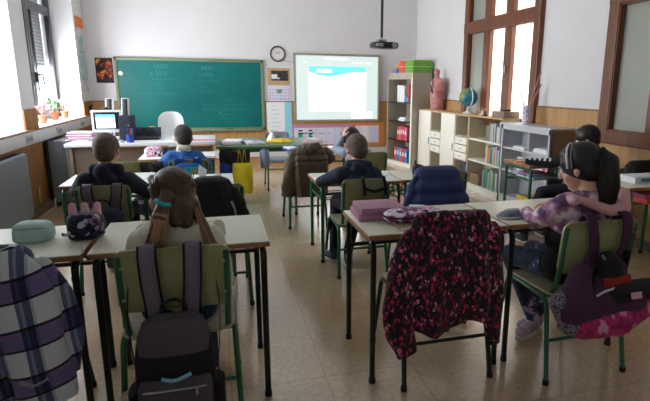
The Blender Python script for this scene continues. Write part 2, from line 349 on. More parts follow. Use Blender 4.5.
    def ribbon(s, pts, w, t, wdir=(1, 0, 0), mi=0, wf=None):
        """flat strap along pts, width along wdir, thickness t"""
        pts = [V(p) for p in pts]; n = len(pts); vs = []; fs = []
        sm = []
        for i in range(n - 1):
            p0 = pts[max(i - 1, 0)]; p1 = pts[i]; p2 = pts[i + 1]; p3 = pts[min(i + 2, n - 1)]
            for k in range(6):
                u = k / 6; sm.append(0.5 * ((2 * p1) + (-p0 + p2) * u + (2 * p0 - 5 * p1 + 4 * p2 - p3) * u * u + (-p0 + 3 * p1 - 3 * p2 + p3) * u ** 3))
        sm.append(pts[-1]); pts = sm; n = len(pts)
        W0 = V(wdir).normalized()
        for i in range(n):
            T = (pts[min(i + 1, n - 1)] - pts[max(i - 1, 0)]).normalized(); W = (W0 - T * W0.dot(T)).normalized(); N = T.cross(W)
            ww = w * (wf(i / (n - 1)) if wf else 1)
            for a, b in ((-1, -.6), (-.85, -1), (.85, -1), (1, -.6), (1, .6), (.85, 1), (-.85, 1), (-1, .6)):
                vs.append(pts[i] + W * (a * ww / 2) + N * (b * t / 2))
        for i in range(n - 1):
            for k in range(8): fs.append((i * 8 + k, i * 8 + (k + 1) % 8, (i + 1) * 8 + (k + 1) % 8, (i + 1) * 8 + k))
        fs.append(tuple(reversed(range(8)))); fs.append(tuple((n - 1) * 8 + k for k in range(8)))
        return s.add(vs, fs, mi)
    def plate(s, outline, thick, frame=None, mi=0):
        """outline: 2D list (x,z) extruded along +y by thick; frame Matrix"""
        n = len(outline); vs = [V((x, 0, z)) for x, z in outline] + [V((x, thick, z)) for x, z in outline]
        if frame: vs = [frame @ v for v in vs]
        fs = [tuple(range(n)), tuple(reversed(range(n, 2 * n)))] + [((i + 1) % n, i, i + n, (i + 1) % n + n) for i in range(n)]
        return s.add(vs, fs, mi)
    def mesh(s, name, mats, smooth=True):
        me = bpy.data.meshes.new(name); me.from_pydata(s.v, [], s.f)
        for m in (mats if isinstance(mats, (list, tuple)) else [mats]): me.materials.append(m)
        me.polygons.foreach_set('material_index', s.m)
        bm = bmesh.new(); bm.from_mesh(me); bmesh.ops.recalc_face_normals(bm, faces=bm.faces); bm.to_mesh(me); bm.free()
        if smooth:
            me.polygons.foreach_set('use_smooth', [True] * len(me.polygons))
            try: me.set_sharp_from_angle(angle=math.radians(38))
            except Exception: pass
        me.update(); return me
    def build(s, name, mats, parent=None, smooth=True, **tags):
        o = bpy.data.objects.new(name, s.mesh(name, mats, smooth)); COL.objects.link(o)
        if parent: o.parent = parent
        for k, v in tags.items(): o[k] = v
        return o

def thing(name, label, cat, loc=(0, 0, 0), rz=0.0, group=None):
    o = bpy.data.objects.new(name, None); COL.objects.link(o); o.location = loc; o.rotation_euler = (0, 0, rz)
    o.empty_display_size = 0.05; o['label'] = label; o['category'] = cat
    if group: o['group'] = group
    return o
def tag(o, label, cat, group=None):
    o['label'] = label; o['category'] = cat
    if group: o['group'] = group
    return o
def struct(name, mb, m, parent=None, smooth=False):
    o = mb.build(name, m, parent, smooth)
    if not parent: o['kind'] = 'structure'
    return o
def copy_tree(o, parent=None):
    c = o.copy(); COL.objects.link(c)
    if parent: c.parent = parent
    for ch in list(o.children): copy_tree(ch, c)
    return c
def place(o, loc, rz, label, group=None):
    o.location = loc; o.rotation_euler = (0, 0, rz); o['label'] = label
    if group: o['group'] = group
    elif 'group' in o: del o['group']
    return o

def blend(mb, name, mats, parent, voxel=0.008, smooth=4, prims=None):
    """union of the overlapping solids in mb into one continuous skin; materials follow the nearest solid"""
    src = bpy.data.objects.new('src', mb.mesh('src', mats, False)); COL.objects.link(src)
    r = src.modifiers.new('r', 'REMESH'); r.mode = 'VOXEL'; r.voxel_size = voxel
    if smooth:
        sm = src.modifiers.new('s', 'SMOOTH'); sm.factor = 0.5; sm.iterations = smooth
    dg = bpy.context.evaluated_depsgraph_get(); dg.update()
    me = bpy.data.meshes.new_from_object(src.evaluated_get(dg)); me.name = name
    bpy.data.objects.remove(src)
    me.materials.clear()
    for m in (mats if isinstance(mats, (list, tuple)) else [mats]): me.materials.append(m)
    n = len(me.polygons)
    if prims and n:
        c = np.zeros(n * 3); me.polygons.foreach_get('center', c); c = c.reshape(-1, 3)
        best = np.full(n, 1e9); mi = np.zeros(n, int)
        for kind, a, b, ra, rb, k, bias in prims:
            a = np.array(a, float)
            if kind == 'c':
                b = np.array(b, float); ab = b - a; t = np.clip(((c - a) @ ab) / max(ab @ ab, 1e-9), 0, 1)
                d = np.linalg.norm(c - a - t[:, None] * ab, axis=1) - (ra + (rb - ra) * t)
            else:
                R = np.array(rb) if rb is not None else np.eye(3)
                q = (c - a) @ R; rr = np.array(ra); l = np.linalg.norm(q / rr, axis=1); d = (l - 1) * min(rr) * 1.2
            d = d + bias; w = d < best; best[w] = d[w]; mi[w] = k
        me.polygons.foreach_set('material_index', mi.astype(np.int32))
    me.polygons.foreach_set('use_smooth', [True] * n); me.update()
    o = bpy.data.objects.new(name, me); COL.objects.link(o)
    if parent: o.parent = parent
    return o

def text_mesh(name, body, size, m, parent, mtx, align='CENTER', extrude=0.0005):
    cu = bpy.data.curves.new('t', 'FONT'); cu.body = body; cu.size = size; cu.align_x = align; cu.align_y = 'CENTER'; cu.extrude = extrude
    o = bpy.data.objects.new('t', cu); COL.objects.link(o)
    dg = bpy.context.evaluated_depsgraph_get(); dg.update()
    me = bpy.data.meshes.new_from_object(o.evaluated_get(dg)); bpy.data.objects.remove(o)
    me.transform(mtx); me.materials.clear(); me.materials.append(m)
    r = bpy.data.objects.new(name, me); COL.objects.link(r)
    if parent: r.parent = parent
    return r

# ------------------------------------------------------------------ room
XL, XR, YB, YR, ZC = -1.71, 3.22, 8.25, -1.6, 2.9
struct('floor', MB().box(((XL + XR) / 2, (YB + YR) / 2, -.05), (XR - XL + 1.4, YB - YR + .4, .1)), M['floor'])
struct('ceiling', MB().box(((XL + XR) / 2, (YB + YR) / 2, ZC + .05), (XR - XL + 1.4, YB - YR + .4, .1)), M['ceiling'])
struct('wall_back', MB().box(((XL + XR) / 2, YB + .06, ZC / 2), (XR - XL + .8, .12, ZC)), M['wall'])
struct('wall_rear', MB().box(((XL + XR) / 2, YR - .06, ZC / 2), (XR - XL + .8, .12, ZC)), M['wall'])
# left wall with two window niches and an added unseen one for foreground fill (niche floor at z .82)
N0 = (-1.3, -0.45); N1 = (3.75, 5.46); N2 = (5.83, 7.74); ZS = .80; ZT = 2.62; WX = -2.0
w = MB()
w.box((XL - .2, (YR + YB) / 2, ZS / 2), (.4, YB - YR, ZS))
w.box((XL - .2, (YR + YB) / 2, (ZT + ZC) / 2), (.4, YB - YR, ZC - ZT))
for a, b in ((YR, N0[0]), (N0[1], N1[0]), (N1[1], N2[0]), (N2[1], YB)):
    w.box((XL - .2, (a + b) / 2, (ZS + ZT) / 2), (.4, b - a, ZT - ZS))
struct('wall_left', w, M['wall'])
# right wall with two window openings
W1 = (4.73, 6.42); W2 = (2.08, 3.76); RB, RT = .79, 2.55
w = MB()
w.box((XR + .1, (YR + YB) / 2, RB / 2), (.2, YB - YR, RB)); w.box((XR + .1, (YR + YB) / 2, (RT + ZC) / 2), (.2, YB - YR, ZC - RT))
for a, b in ((YR, W2[0]), (W2[1], W1[0]), (W1[1], YB)): w.box((XR + .1, (a + b) / 2, (RB + RT) / 2), (.2, b - a, RT - RB))
struct('wall_right', w, M['wall'])
# wainscots
struct('trim_1', MB().box(((XL + XR) / 2, YB - .008, .49), (XR - XL, .016, .98)), M['wains'])
struct('trim_2', MB().box(((XL + XR) / 2, YB - .012, .99), (XR - XL, .024, .018), .003), M['wainscap'])
w = MB()
w.box((XR - .008, (YR + YB) / 2, RB / 2), (.016, YB - YR, RB))
for a, b in ((YR, W2[0]), (W2[1], W1[0]), (W1[1], YB)): w.box((XR - .008, (a + b) / 2, (RB + 1.05) / 2), (.016, b - a, 1.05 - RB))
struct('trim_3', w, M['wains'])
w = MB()
for a, b in ((YR, W2[0]), (W2[1], W1[0]), (W1[1], YB)): w.box((XR - .012, (a + b) / 2, 1.058), (.024, b - a, .016), .003)
struct('trim_4', w, M['wainscap'])
w = MB(); w.box((XL + .008, (YR + YB) / 2, .40), (.016, YB - YR, .80))
for a, b in ((YR, N0[0]), (N0[1], N1[0]), (N1[1], N2[0]), (N2[1], YB - .02)): w.box((XL + .008, (a + b) / 2, .90), (.016, b - a, .2))
struct('trim_5', w, M['wains_l'])
w = MB()
for a, b in (N0, N1, N2): w.box((XL - .13, (a + b) / 2, .805), (.36, b - a, .02), .004)
struct('trim_6', w, M['white_plastic'])
w = MB(); w.box((XL + .05, (YR + YB) / 2 , .808), (.028, YB - YR, .016), .003)
struct('trim_7', w, M['sillwood'])
struct('baseboard_back', MB().box(((XL + XR) / 2, YB - .03, .19), (XR - XL, .05, .11), .006), M['skirting'])
w = MB(); w.box((XL + .03, (YR + YB) / 2, .035), (.03, YB - YR, .07), .006).box((XL + .024, (YR + YB) / 2, .085), (.016, YB - YR, .012), .003)
struct('baseboard_left', w, M['skirt_dark'])
struct('baseboard_right', MB().box((XR - .024, (YR + YB) / 2, .04), (.016, YB - YR, .08), .004), M['skirt_dark'])

# left windows
def left_window(name, y0, y1, shutter):
    t = MB(); f = .055
    z0, z1 = ZS + .02, ZT
    for y in (y0 + f / 2, y1 - f / 2): t.box((WX, y, (z0 + z1) / 2), (.06, f, z1 - z0), .006)
    for z in (z0 + f / 2, z1 - f / 2, 2.13): t.box((WX, (y0 + y1) / 2, z), (.06, y1 - y0, f), .006)
    ym = (y0 + y1) / 2
    for y in (ym - .035, ym + .035): t.box((WX + .01, y, (z0 + 2.13) / 2), (.06, .06, 2.13 - z0), .006)
    o = struct(name, t, M['alu'])
    # sashes
    for (a, b) in ((y0 + f, ym - .06), (ym + .06, y1 - f)):
        s_ = MB()
        for y in (a + .02, b - .02): s_.box((WX + .012, y, (z0 + 2.13) / 2), (.04, .04, 2.06 - z0), .005)
        for z in (z0 + .08, 2.08): s_.box((WX + .012, (a + b) / 2, z), (.04, b - a, .05), .005)
        s_.build('window_sash', M['alu'], o)
    if shutter:
        for (a, b) in ((y0 + f, ym - .06), (ym + .06, y1 - f)):
            s_ = MB(); z = 2.5
            while z > shutter:
                s_.box((WX - .09, (a + b) / 2, z), (.012, b - a + .1, .036), .004, mi=0)
                s_.box((WX - .097, (a + b) / 2, z - .021), (.006, b - a + .1, .010), mi=1); z -= .042
            s_.build('roller_shutter', [M['slat'], M['slatdark']], o)
        g = MB()
        for y in (ym + .42,): g.box((WX - .05, y, 1.75), (.03, .05, 1.2), .004)
        g.build('shutter_guide', M['slatdark'], o)
    h = MB().box((WX + .045, ym + .10, 1.30), (.03, .03, .12), .008).tube([(WX + .06, ym + .10, 1.33), (WX + .085, ym + .10, 1.34), (WX + .09, ym + .15, 1.31), (WX + .09, ym + .17, 1.22)], .010, fillet=.02)
    h.build('handle', M['black_plastic'], o)
    return o
left_window('window_1', N1[0], N1[1], 0)
left_window('window_2', N2[0], N2[1], 1.42)
left_window('fill_window', N0[0], N0[1], 0)  # unseen window added behind the camera to let fill light into the foreground

def right_window(name, y0, y1, lit):
    t = MB(); x = XR - .01; f = .115
    z0, z1 = RB, RT
    t.box((x, y0 + f / 2, (z0 + z1) / 2), (.09, f, z1 - z0), .01); t.box((x, y1 - f / 2, (z0 + z1) / 2), (.09, f, z1 - z0), .01)
    t.box((x, (y0 + y1) / 2, z0 + .055), (.1, y1 - y0, .11), .01); t.box((x, (y0 + y1) / 2, z1 - .06), (.1, y1 - y0, .12), .01)
    zt = 1.985; t.box((x, (y0 + y1) / 2, zt), (.1, y1 - y0, .13), .01)
    L = y1 - y0 - 2 * f; pw = L / 3
    for k in (1, 2): t.box((x, y0 + f + pw * k, (z0 + z1) / 2), (.08, .13, z1 - z0), .01)
    o = struct(name, t, M['winwood'])
    b = MB()
    for k in range(3):
        a = y0 + f + pw * k + (.065 if k else .0); c = y0 + f + pw * (k + 1) - (.065 if k < 2 else 0)
        for (za, zb) in ((z0 + .11, zt - .065), (zt + .065, z1 - .12)):
            for y in (a + .006, c - .006): b.box((x - .01, y, (za + zb) / 2), (.05, .012, zb - za))
            for z in (za + .006, zb - .006): b.box((x - .01, (a + c) / 2, z), (.05, c - a, .012))
    b.build('glazing_bead', M['winwood'], o)
    for k in range(3):
        a = y0 + f + pw * k + .05 * (k > 0); c = y0 + f + pw * (k + 1) - .05 * (k < 2)
        p = MB().box((x + .02, (a + c) / 2, (z0 + zt) / 2 + .02), (.008, c - a, zt - z0 - .06)); p.build('window_pane', M[lit[k]], o)
        p = MB().box((x + .02, (a + c) / 2, (z1 + zt) / 2), (.008, c - a, z1 - zt - .1)); p.build('window_pane', M['pane_grey'] if lit[k] == 'pane_grey' else M['pane_dim'], o)
    MB().box((x - .055, y0 + f + pw, 1.45), (.02, .02, .09), .006).build('window_latch', M['steel'], o)
    return o
right_window('window_3', W1[0], W1[1], ['pane_lit', 'pane_lit', 'pane_grey'])
right_window('window_4', W2[0], W2[1], ['pane_grey'] * 3)

# trunking with sockets on the left wall
tr = tag(MB().box((XL + .045, 3.15, .745), (.05, 9.4, .11), .008).box((XL + .072, 3.15, .745), (.006, 9.4, .055), .002).build('cable_trunking', M['trunk']), 'long white cable trunking running under the left windows', 'trunking')
for y, lb in ((5.32, 'double wall socket on white trunking nearest the camera, above the near radiator'), (6.25, 'double wall socket on white trunking midway along the left wall'), (7.28, 'wall socket on white trunking beside the monitor'), (7.78, 'wall socket on white trunking closest to the back corner')):
    s_ = thing('wall_socket', lb, 'socket', (XL + .0755, y, .745), 0, 'sockets on the left trunking')
    MB().box((.003, 0, 0), (.006, .17, .075), .003).build('socket_plate', M['socket'], s_)
    for k in (-.05, 0, .05): MB().box((.008, k, 0), (.005, .032, .035), .002).build('socket_outlet', M['ink_grey'], s_)

# radiators
def radiator(y0, y1, label, z0=.10, z1=.655, d=.09):
    t = thing('radiator', label, 'radiator', (XL + .03, (y0 + y1) / 2, 0), 0, 'grey panel radiators on the left wall'); L = y1 - y0
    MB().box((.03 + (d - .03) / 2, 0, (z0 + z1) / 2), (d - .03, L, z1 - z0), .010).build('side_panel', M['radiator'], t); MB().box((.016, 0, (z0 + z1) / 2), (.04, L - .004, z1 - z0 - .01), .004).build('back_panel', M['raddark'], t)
    MB().box((d + .008, 0, (z0 + z1) / 2), (.014, L - .01, z1 - z0 - .01), .006).build('front_panel', M['radiator'], t)
    g = MB()
    for k in range(int(L / .04)): g.box((.045, -L / 2 + .03 + k * .04, z1 + .001), (.06, .02, .004))
    g.build('top_grille', M['raddark'], t)
    MB().tube([(.045, -L / 2 - .0, z0 + .04), (.045, -L / 2 - .04, z0 + .04), (.045, -L / 2 - .04, 0)], .009, fillet=.02).build('pipe', M['skirting'], t)
    for s in (-1, 1): MB().box((.05, s * (L / 2 - .12), z0 / 2), (.03, .03, z0), .004).build('foot', M['raddark'], t)
radiator(3.5, 5.02, 'long grey radiator at the left edge of the frame under the near window')
radiator(5.86, 6.40, 'deep grey radiator with a black back beside the teacher desk', z0=.04, z1=.67, d=.17)
tag(MB().box((XL + .024, 5.56, .18), (.012, .06, .16), .004).build('wall_plate', M['kraft2']), 'small pale plate fixed low on the brown left wainscot', 'plate')

# window sill plants
def pot_plant(x, y, z, s, lm, label):
    t = thing('potted_plant', label, 'plant', (x, y, z), 0)
    MB().lathe([(.001, 0), (.03 * s, 0), (.042 * s, .07 * s), (.046 * s, .07 * s), (.046 * s, .085 * s), (.036 * s, .085 * s), (.03 * s, .07 * s), (.001, .07 * s)]).build('pot', M['terracotta'], t)
    g = MB()
    for k in range(14):
        a = random.uniform(0, 2 * PI); h = random.uniform(.06, .15) * s; r = random.uniform(.01, .06) * s
        g.tube([(0, 0, .07 * s), (r * .4 * math.cos(a), r * .4 * math.sin(a), .07 * s + h * .6), (r * math.cos(a), r * math.sin(a), .07 * s + h)], .002 * s, 5)
        g.ell((r * math.cos(a), r * math.sin(a), .07 * s + h), (.018 * s, .007 * s, .022 * s), Matrix.Rotation(a, 3, 'Z'), seg=8, rings=6)
    g.build('foliage', lm, t)
pot_plant(-1.80, 6.35, .815, 1.0, M['leaf_pink'], 'pink flowering plant in a clay pot, first on the left window sill')
pot_plant(-1.84, 6.95, .815, 1.1, M['leaf'], 'green plant in a small clay pot, middle of three on the sill')
pot_plant(-1.82, 7.3, .815, 1.0, M['leaf_pink'], 'plant in a reddish clay pot, last on the window sill')
pot_plant(-1.68, 8.0, .817, .6, M['bp_black'], 'small dark plant pot in the back left corner above the trunking')

# ------------------------------------------------------------------ wall things
YW = YB - .002
# chalkboard
cb = thing('chalkboard', 'large green chalkboard on the back wall with faint chalk sums', 'chalkboard', (-.325, YW, 0))
W_, z0, z1 = 2.08, .56, 1.61
MB().box((0, -.015, (z0 + z1) / 2), (W_ - .04, .016, z1 - z0 - .04)).build('board_surface', M['green_board'], cb)
f = MB()
for s in (-1, 1): f.box((s * (W_ / 2 - .02), -.02, (z0 + z1) / 2), (.04, .035, z1 - z0), .005)
for z in (z0 + .02, z1 - .02): f.box((0, -.02, z), (W_, .035, .045), .005)
f.build('frame', M['board_frame'], cb)
MB().box((0, -.05, z0 - .005), (W_ * .96, .07, .018), .005).box((0, -.083, z0 + .006), (W_ * .96, .006, .03), .002).build('chalk_tray', M['board_frame'], cb)
RX = Matrix.Rotation(PI / 2, 4, 'X')
def bt(x, z, body, size, m=None, name='chalk_writing', par=cb, y=-.0245): return text_mesh(name, body, size, M['chalk'] if m is None else m, par, Matrix.Translation((x, y, z)) @ RX)
bt(-.42, 1.49, '34535', .085); bt(-.46, 1.39, 'x  3075', .075); bt(.22, 1.48, '6835', .085); bt(.20, 1.38, 'x 2706', .075)
def scribble(mb, x, z, L, h, n, y=-.0245, th=.0035):
    p = []; 
    for k in range(n + 1): p.append(V((x + L * k / n, y, z + h * (.5 if k % 2 else -.5) * random.uniform(.3, 1))))
    for a, b in zip(p, p[1:]):
        d = (b - a); nn = V((-d.z, 0, d.x)).normalized() * th / 2
        mb.add([a - nn, b - nn, b + nn, a + nn], [(0, 1, 2, 3)])
for (x, z, L) in ((-.56, 1.31, .30), (-.52, 1.24, .12), (-.50, 1.17, .1), (-.78, 1.10, .55), (.08, 1.29, .3), (.1, 1.21, .14), (.1, 1.13, .2)):
    s_ = MB(); scribble(s_, x, z, L, .05, int(L / .018)); s_.build('chalk_line', M['chalk'], cb)
for (x, z, L) in ((.48, 1.02, .12), (.42, .94, .34), (.42, .87, .24), (.7, .87, .08), (.44, .80, .18), (.44, .73, .14), (.12, .94, .17), (.12, .87, .20)):
    s_ = MB(); scribble(s_, x, z, L, .035, int(L / .016)); s_.build('chalk_line', M['chalk'], cb)
s_ = MB(); a = V((.36, -.0245, .84)); b = V((.47, -.0245, .70)); n_ = V((.003, 0, .003)); s_.add([a - n_, b - n_, b + n_, a + n_], [(0, 1, 2, 3)])
for q in ((.36, .78), (.43, .835)):
    c = V((q[0], -.0245, q[1])); s_.add([a - n_, c - n_, c + n_, a + n_], [(0, 1, 2, 3)])
s_.build('chalk_arrow', M['chalk'], cb)
mg = MB(); mg.ell((-1.285, YW - .03, 1.385), (.032, .012, .032)); tag(mg.build('magnet', M['white_plastic']), 'round white magnet at the left edge of the chalkboard', 'magnet')
tag(MB().box((.18, YW - .055, .578), (.12, .03, .02), .006).build('chalk_eraser', M['ink']), 'small dark eraser on the chalkboard tray', 'eraser')

# orange fruit poster
p = thing('wall_poster', 'small orange and dark photo poster on the wall left of the chalkboard', 'poster', (-1.495, YW, 1.42))
MB().box((0, -.004, 0), (.225, .006, .345)).build('backing', M['ink'], p); 
MB().box((0, -.009, .02), (.205, .004, .28)).build('printed_picture', M['poster_fruit'], p)
# left wall map poster
p = thing('wall_chart', 'tall pale chart with an orange heading on the left wall by the corner', 'poster', (XL + .004, 7.99, 1.61))
MB().box((0, 0, 0), (.004, .40, .98)).build('chart_sheet', M['poster_pale'], p)
MB().box((.003, 0, .42), (.004, .40, .14)).build('orange_heading', M['orange_card'], p)
q = MB()
for k in range(5): q.box((.003, -.12 + .06 * k, -.02 - .08 * (k % 2)), (.003, .012, .6))
for k in range(4): q.box((.003, 0, .22 - .18 * k), (.003, .3, .008))
q.build('chart_lines', M['teal'], p)
# clock
c = thing('wall_clock', 'round black rimmed wall clock beside the chalkboard', 'clock', (.941, YW, 1.71))
cm = Matrix.Rotation(PI / 2, 4, 'X')
def disc(r0, r1, y0, y1, m, name, par, seg=40):
    mb = MB(); mb.lathe([(r0, y0), (r1, y0), (r1, y1), (r0, y1)], seg=seg); mb.v = [tuple(cm @ V(v)) for v in mb.v]; return mb.build(name, m, par)
disc(.001, .105, .0, .012, M['clock_face'], 'clock_face', c)
rim = MB(); rim.tube([(.108 * math.cos(t), -.016, .108 * math.sin(t)) for t in [2 * PI * k / 40 for k in range(41)]], .011, 8); rim.build('rim', M['black_plastic'], c)
q = MB()
for k in range(12):
    t = 2 * PI * k / 12; q.box((.085 * math.cos(t), -.014, .085 * math.sin(t)), (.012, .003, .006), rot=Matrix.Rotation(-t, 4, 'Y'))
q.build('hour_mark', M['ink'], c)
MB().box((-.018, -.017, .016), (.05, .003, .006), rot=Matrix.Rotation(math.radians(38), 4, 'Y')).build('hour_hand', M['ink'], c)
MB().box((.022, -.019, .022), (.066, .003, .005), rot=Matrix.Rotation(math.radians(-45), 4, 'Y')).build('minute_hand', M['ink'], c)
tag(MB().tube([(1.02, YW - .01, 1.63), (1.08, YW - .006, 1.60), (1.17, YW - .006, 1.585)], .004, 6).build('clock_cable', M['ink_grey']), 'thin cable on the wall between clock and whiteboard', 'cable')
# calendar
c = thing('wall_calendar', 'calendar with a truck photo above the month grid, under the clock', 'calendar', (.95, YW, 0))
MB().box((0, -.003, 1.37), (.335, .005, .26)).build('top_card', M['tan_card'], c)
MB().box((.01, -.008, 1.385), (.26, .004, .15)).build('photo_print', M['poster_truck'], c)
q = MB(); q.box((-.07, -.012, 1.37), (.09, .004, .07)).box((-.02, -.012, 1.345), (.06, .004, .02)); q.build('truck_picture', M['paper'], c)
MB().box((0, -.003, 1.115), (.335, .005, .24)).build('month_sheet', M['paper_lilac'], c)
q = MB()
for r in range(4):
    for k in range(8): q.box((-.14 + .04 * k, -.007, 1.17 - .045 * r), (.018, .003, .014 if r < 3 else .02))
q.build('date_grid', M['ink_grey'], c)
MB().box((.0, -.009, 1.15), (.08, .003, .06)).build('green_picture', M['leaf'], c)
# list poster
c = thing('list_poster', 'white list sheet with a pale blue side band below the calendar', 'poster', (.935, YW, 0))
MB().box((0, -.012, .685), (.40, .012, .62), .002).build('backing_board', M['alu_frame'], c)
MB().box((-.05, -.02, .685), (.28, .004, .60)).build('list_sheet', M['paper'], c)
MB().box((.145, -.02, .685), (.11, .004, .60)).build('blue_band', M['paper_blue'], c)
q = MB()
for k in range(8): scribble(q, -.12, .93 - .065 * k, .13 if k % 3 else .09, .012, 12, y=-.0235, th=.004)
q.build('list_writing', M['ink_grey'], c)
# whiteboard with projection
c = thing('whiteboard', 'white interactive board showing a bright projected page with cyan header', 'whiteboard', (1.877, YW, 0))
MB().box((0, -.02, 1.205), (1.34, .03, 1.0)).build('board_surface', M['boardwhite'], c)
f = MB()
for s in (-1, 1): f.box((s * .685, -.03, 1.205), (.03, .05, 1.04), .008)
for z in (1.715, .695): f.box((0, -.03, z), (1.40, .05, .032), .008)
f.build('frame', M['alu_frame'], c)
q = MB().box((0, -.0365, 1.205), (1.33, .002, .99)).build('projected_desktop', M['scr_grey'], c)
MB().box((0, -.039, 1.19), (.93, .002, .70)).build('projected_page', M['scr_white'], c)
n = 24; top = 1.54
pts = [(-.465, top), (.465, top)] + [(.465 - .93 * k / n, 1.455 - .05 * math.sin(PI * (k / n)) + .03 * math.sin(2 * PI * k / n)) for k in range(n + 1)]
MB().plate([(x, z) for x, z in pts], .001, Matrix.Translation((0, -.0425, 0))).build('page_header', M['scr_cyan'], c, False)
MB().box((-.03, -.039, 1.655), (.36, .002, .022)).build('title_bar', M['scr_white'], c)
for k in range(3): MB().box((.26 + .06 * k, -.039, 1.60), (.026, .002, .02)).build('toolbar_icon', M['scr_white'], c)
MB().box((-.22, -.044, 1.47), (.24, .001, .05)).build('heading_block', M['scr_white'], c); MB().box((-.52, -.039, 1.60), (.03, .002, .008)).build('toolbar_icon', M['scr_white'], c)
MB().box((.50, -.039, 1.60), (.11, .002, .024), 0).build('toolbar_button', M['scr_pink'], c)
MB().box((.40, -.039, .78), (.35, .002, .10)).build('projected_thumbnail', M['mon_white'], c)
# paper strips under the whiteboard
c = thing('paper_frieze', 'pink bordered row of white sheets under the whiteboard', 'poster', (1.63, YW, .455))
MB().box((0, -.018, 0), (1.0, .004, .36)).build('border_sheet', M['paper_pink'], c)
MB().box((.0, -.022, -.01), (.92, .004, .27)).build('white_sheets', M['paper_lilac'], c)
q = MB()
for r in range(4):
    for k in range(2): q.box((-.36 + .16 * k, -.026, .08 - .05 * r), (.06, .002, .022))
q.box((-.27, -.026, .04), (.28, .002, .012)); q.build('printed_lines', M['ink'], c)
q = MB().box((-.37, -.027, .0), (.07, .002, .05)).box((-.21, -.027, .01), (.04, .002, .04)); q.build('printed_patches', M['ink_green'], c)
q = MB().box((-.02, -.026, .03), (.09, .002, .014)).box((.1, -.026, .03), (.05, .002, .014)); 
for k in (-.1, .06, .2, .33): q.box((k, -.0255, -.01), (.004, .002, .26))
q.build('sheet_joints', M['ink_grey'], c)
c = thing('orange_frieze', 'orange bordered white sheets right of the pink frieze', 'poster', (2.41, YW, .475))
MB().box((0, -.018, 0), (.52, .004, .37)).build('border_sheet', M['paper_orange'], c)
MB().box((-.03, -.022, -.01), (.40, .004, .28)).build('white_sheets', M['paper_lilac'], c)
MB().box((-.06, -.025, -.01), (.10, .002, .27)).build('folded_sheet', M['paper'], c)

# projector on a ceiling pole
c = thing('projector', 'black projector hanging from a ceiling pole near the whiteboard', 'projector', (1.93, 6.0, 0))
pb = MB(); pb.loft([(0, 0, 1.675, .13, .10), (0, 0, 1.68, .155, .12), (0, 0, 1.72, .165, .13), (0, 0, 1.745, .15, .12), (0, 0, 1.75, .12, .09)], p=3.5)
pb.build('body', M['black_plastic'], c)
MB().tube([(.08, -.13, 1.712), (.08, -.155, 1.712)], .03, 16).build('lens', M['steel'], c)
MB().box((-.09, -.12, 1.712), (.08, .03, .035), .004).build('vent_grille', M['grey_plastic'], c)
MB().tube([(-.03, 0, 1.80), (-.03, 0, ZC)], .016, 10).build('pole', M['black_plastic'], c)
MB().box((-.03, 0, 1.765), (.10, .10, .03), .006).tube([(-.03, 0, 1.75), (-.03, 0, 1.83)], .012).build('mount_bracket', M['steel'], c)

# ------------------------------------------------------------------ right side storage
def book_row(y0, y1, x, z, hmin, hmax, lab, grp, d=.15, cols=None, n_=None):
    """spines face -X; y runs from y0 (near) to y1"""
    y = y0; k = 0; first = None
    while y < y1 - .02:
        w = random.uniform(.018, .036); h = random.uniform(hmin, hmax)
        if y + w > y1: break
        mb = MB().box((0, 0, h / 2), (d, w - .002, h), .003)
        col = random.choice(cols) if cols else random.choice(BOOKM)
        b = mb.build('book', col); b.location = (x, y + w / 2, z)
        tag(b, lab, 'book', grp); 
        MB().box((.004, 0, h + .0005), (d - .014, w - .008, .002)).build('pages', M['paper'], b)
        y += w; k += 1
# cream cabinets (door unit + drawer unit) x2
XF = 2.96; XB = XR - .02; D_ = XB - XF; H_ = .905
def cream_cab(y0, y1, yd, label, pose):
    t = thing('storage_cabinet', label, 'cabinet', (XF, y1, 0), 0, None)
    def Y(a): return a - y1
    b = MB(); th = .018; xm = D_ / 2
    for y in (y1, yd, y0): b.box((xm, Y(y) + (-.009 if y == y1 else .009 if y == y0 else 0), H_ / 2), (D_, th, H_), .002)
    for z in (.07, H_ - .009): b.box((xm, (Y(y0) + Y(y1)) / 2, z), (D_, y1 - y0, th), .002)
    b.box((D_ - .005, (Y(y0)) / 2, H_ / 2), (.008, y1 - y0, H_ - .02))
    for z in (.335, .635): b.box((xm, Y((y0 + yd) / 2), z), (D_ - .01, yd - y0, .014), .001)
    b.build('carcass', M['cab_inside'], t)
    MB().box((xm, (Y(y0)) / 2, H_ + .003), (D_ + .02, y1 - y0, .018), .003).build('top_board', M['cab_wood'], t)
    MB().box((.012, (Y(y0)) / 2, .035), (.02, y1 - y0, .07)).build('plinth', M['cream_white'], t)
    d = MB().box((-.008, Y((yd + y1) / 2), (H_ + .07) / 2), (.016, y1 - yd - .01, H_ - .08), .003).build('door', M['cream_white'], t)
    MB().box((-.022, Y(yd + .04), .48), (.012, .012, .09), .004).build('handle', M['steel'], d)
    for k in range(3):
        z = .385 + .098 * k
        dr = MB().box((-.006, Y((y0 + yd) / 2), z), (.016, yd - y0 - .02, .088), .003).build('drawer', M['cream_white'], t)
        MB().box((-.018, Y((y0 + yd) / 2), z), (.008, .06, .008), .002).build('drawer_handle', M['ink_grey'], dr)
    return t
cream_cab(6.56, 7.37, 6.91, 'cream cabinet with white door and drawers next to the tall bookcase', 0)
cream_cab(5.755, 6.55, 6.11, 'cream cabinet with white door and drawers below the globe', 0)
book_row(5.80, 5.98, XF + .11, .08, .19, .24, 'blue or dark book in the open bottom bay below the drawers under the globe', 'books under the drawers', cols=[BOOKM[0], BOOKM[4], BOOKM[8]])
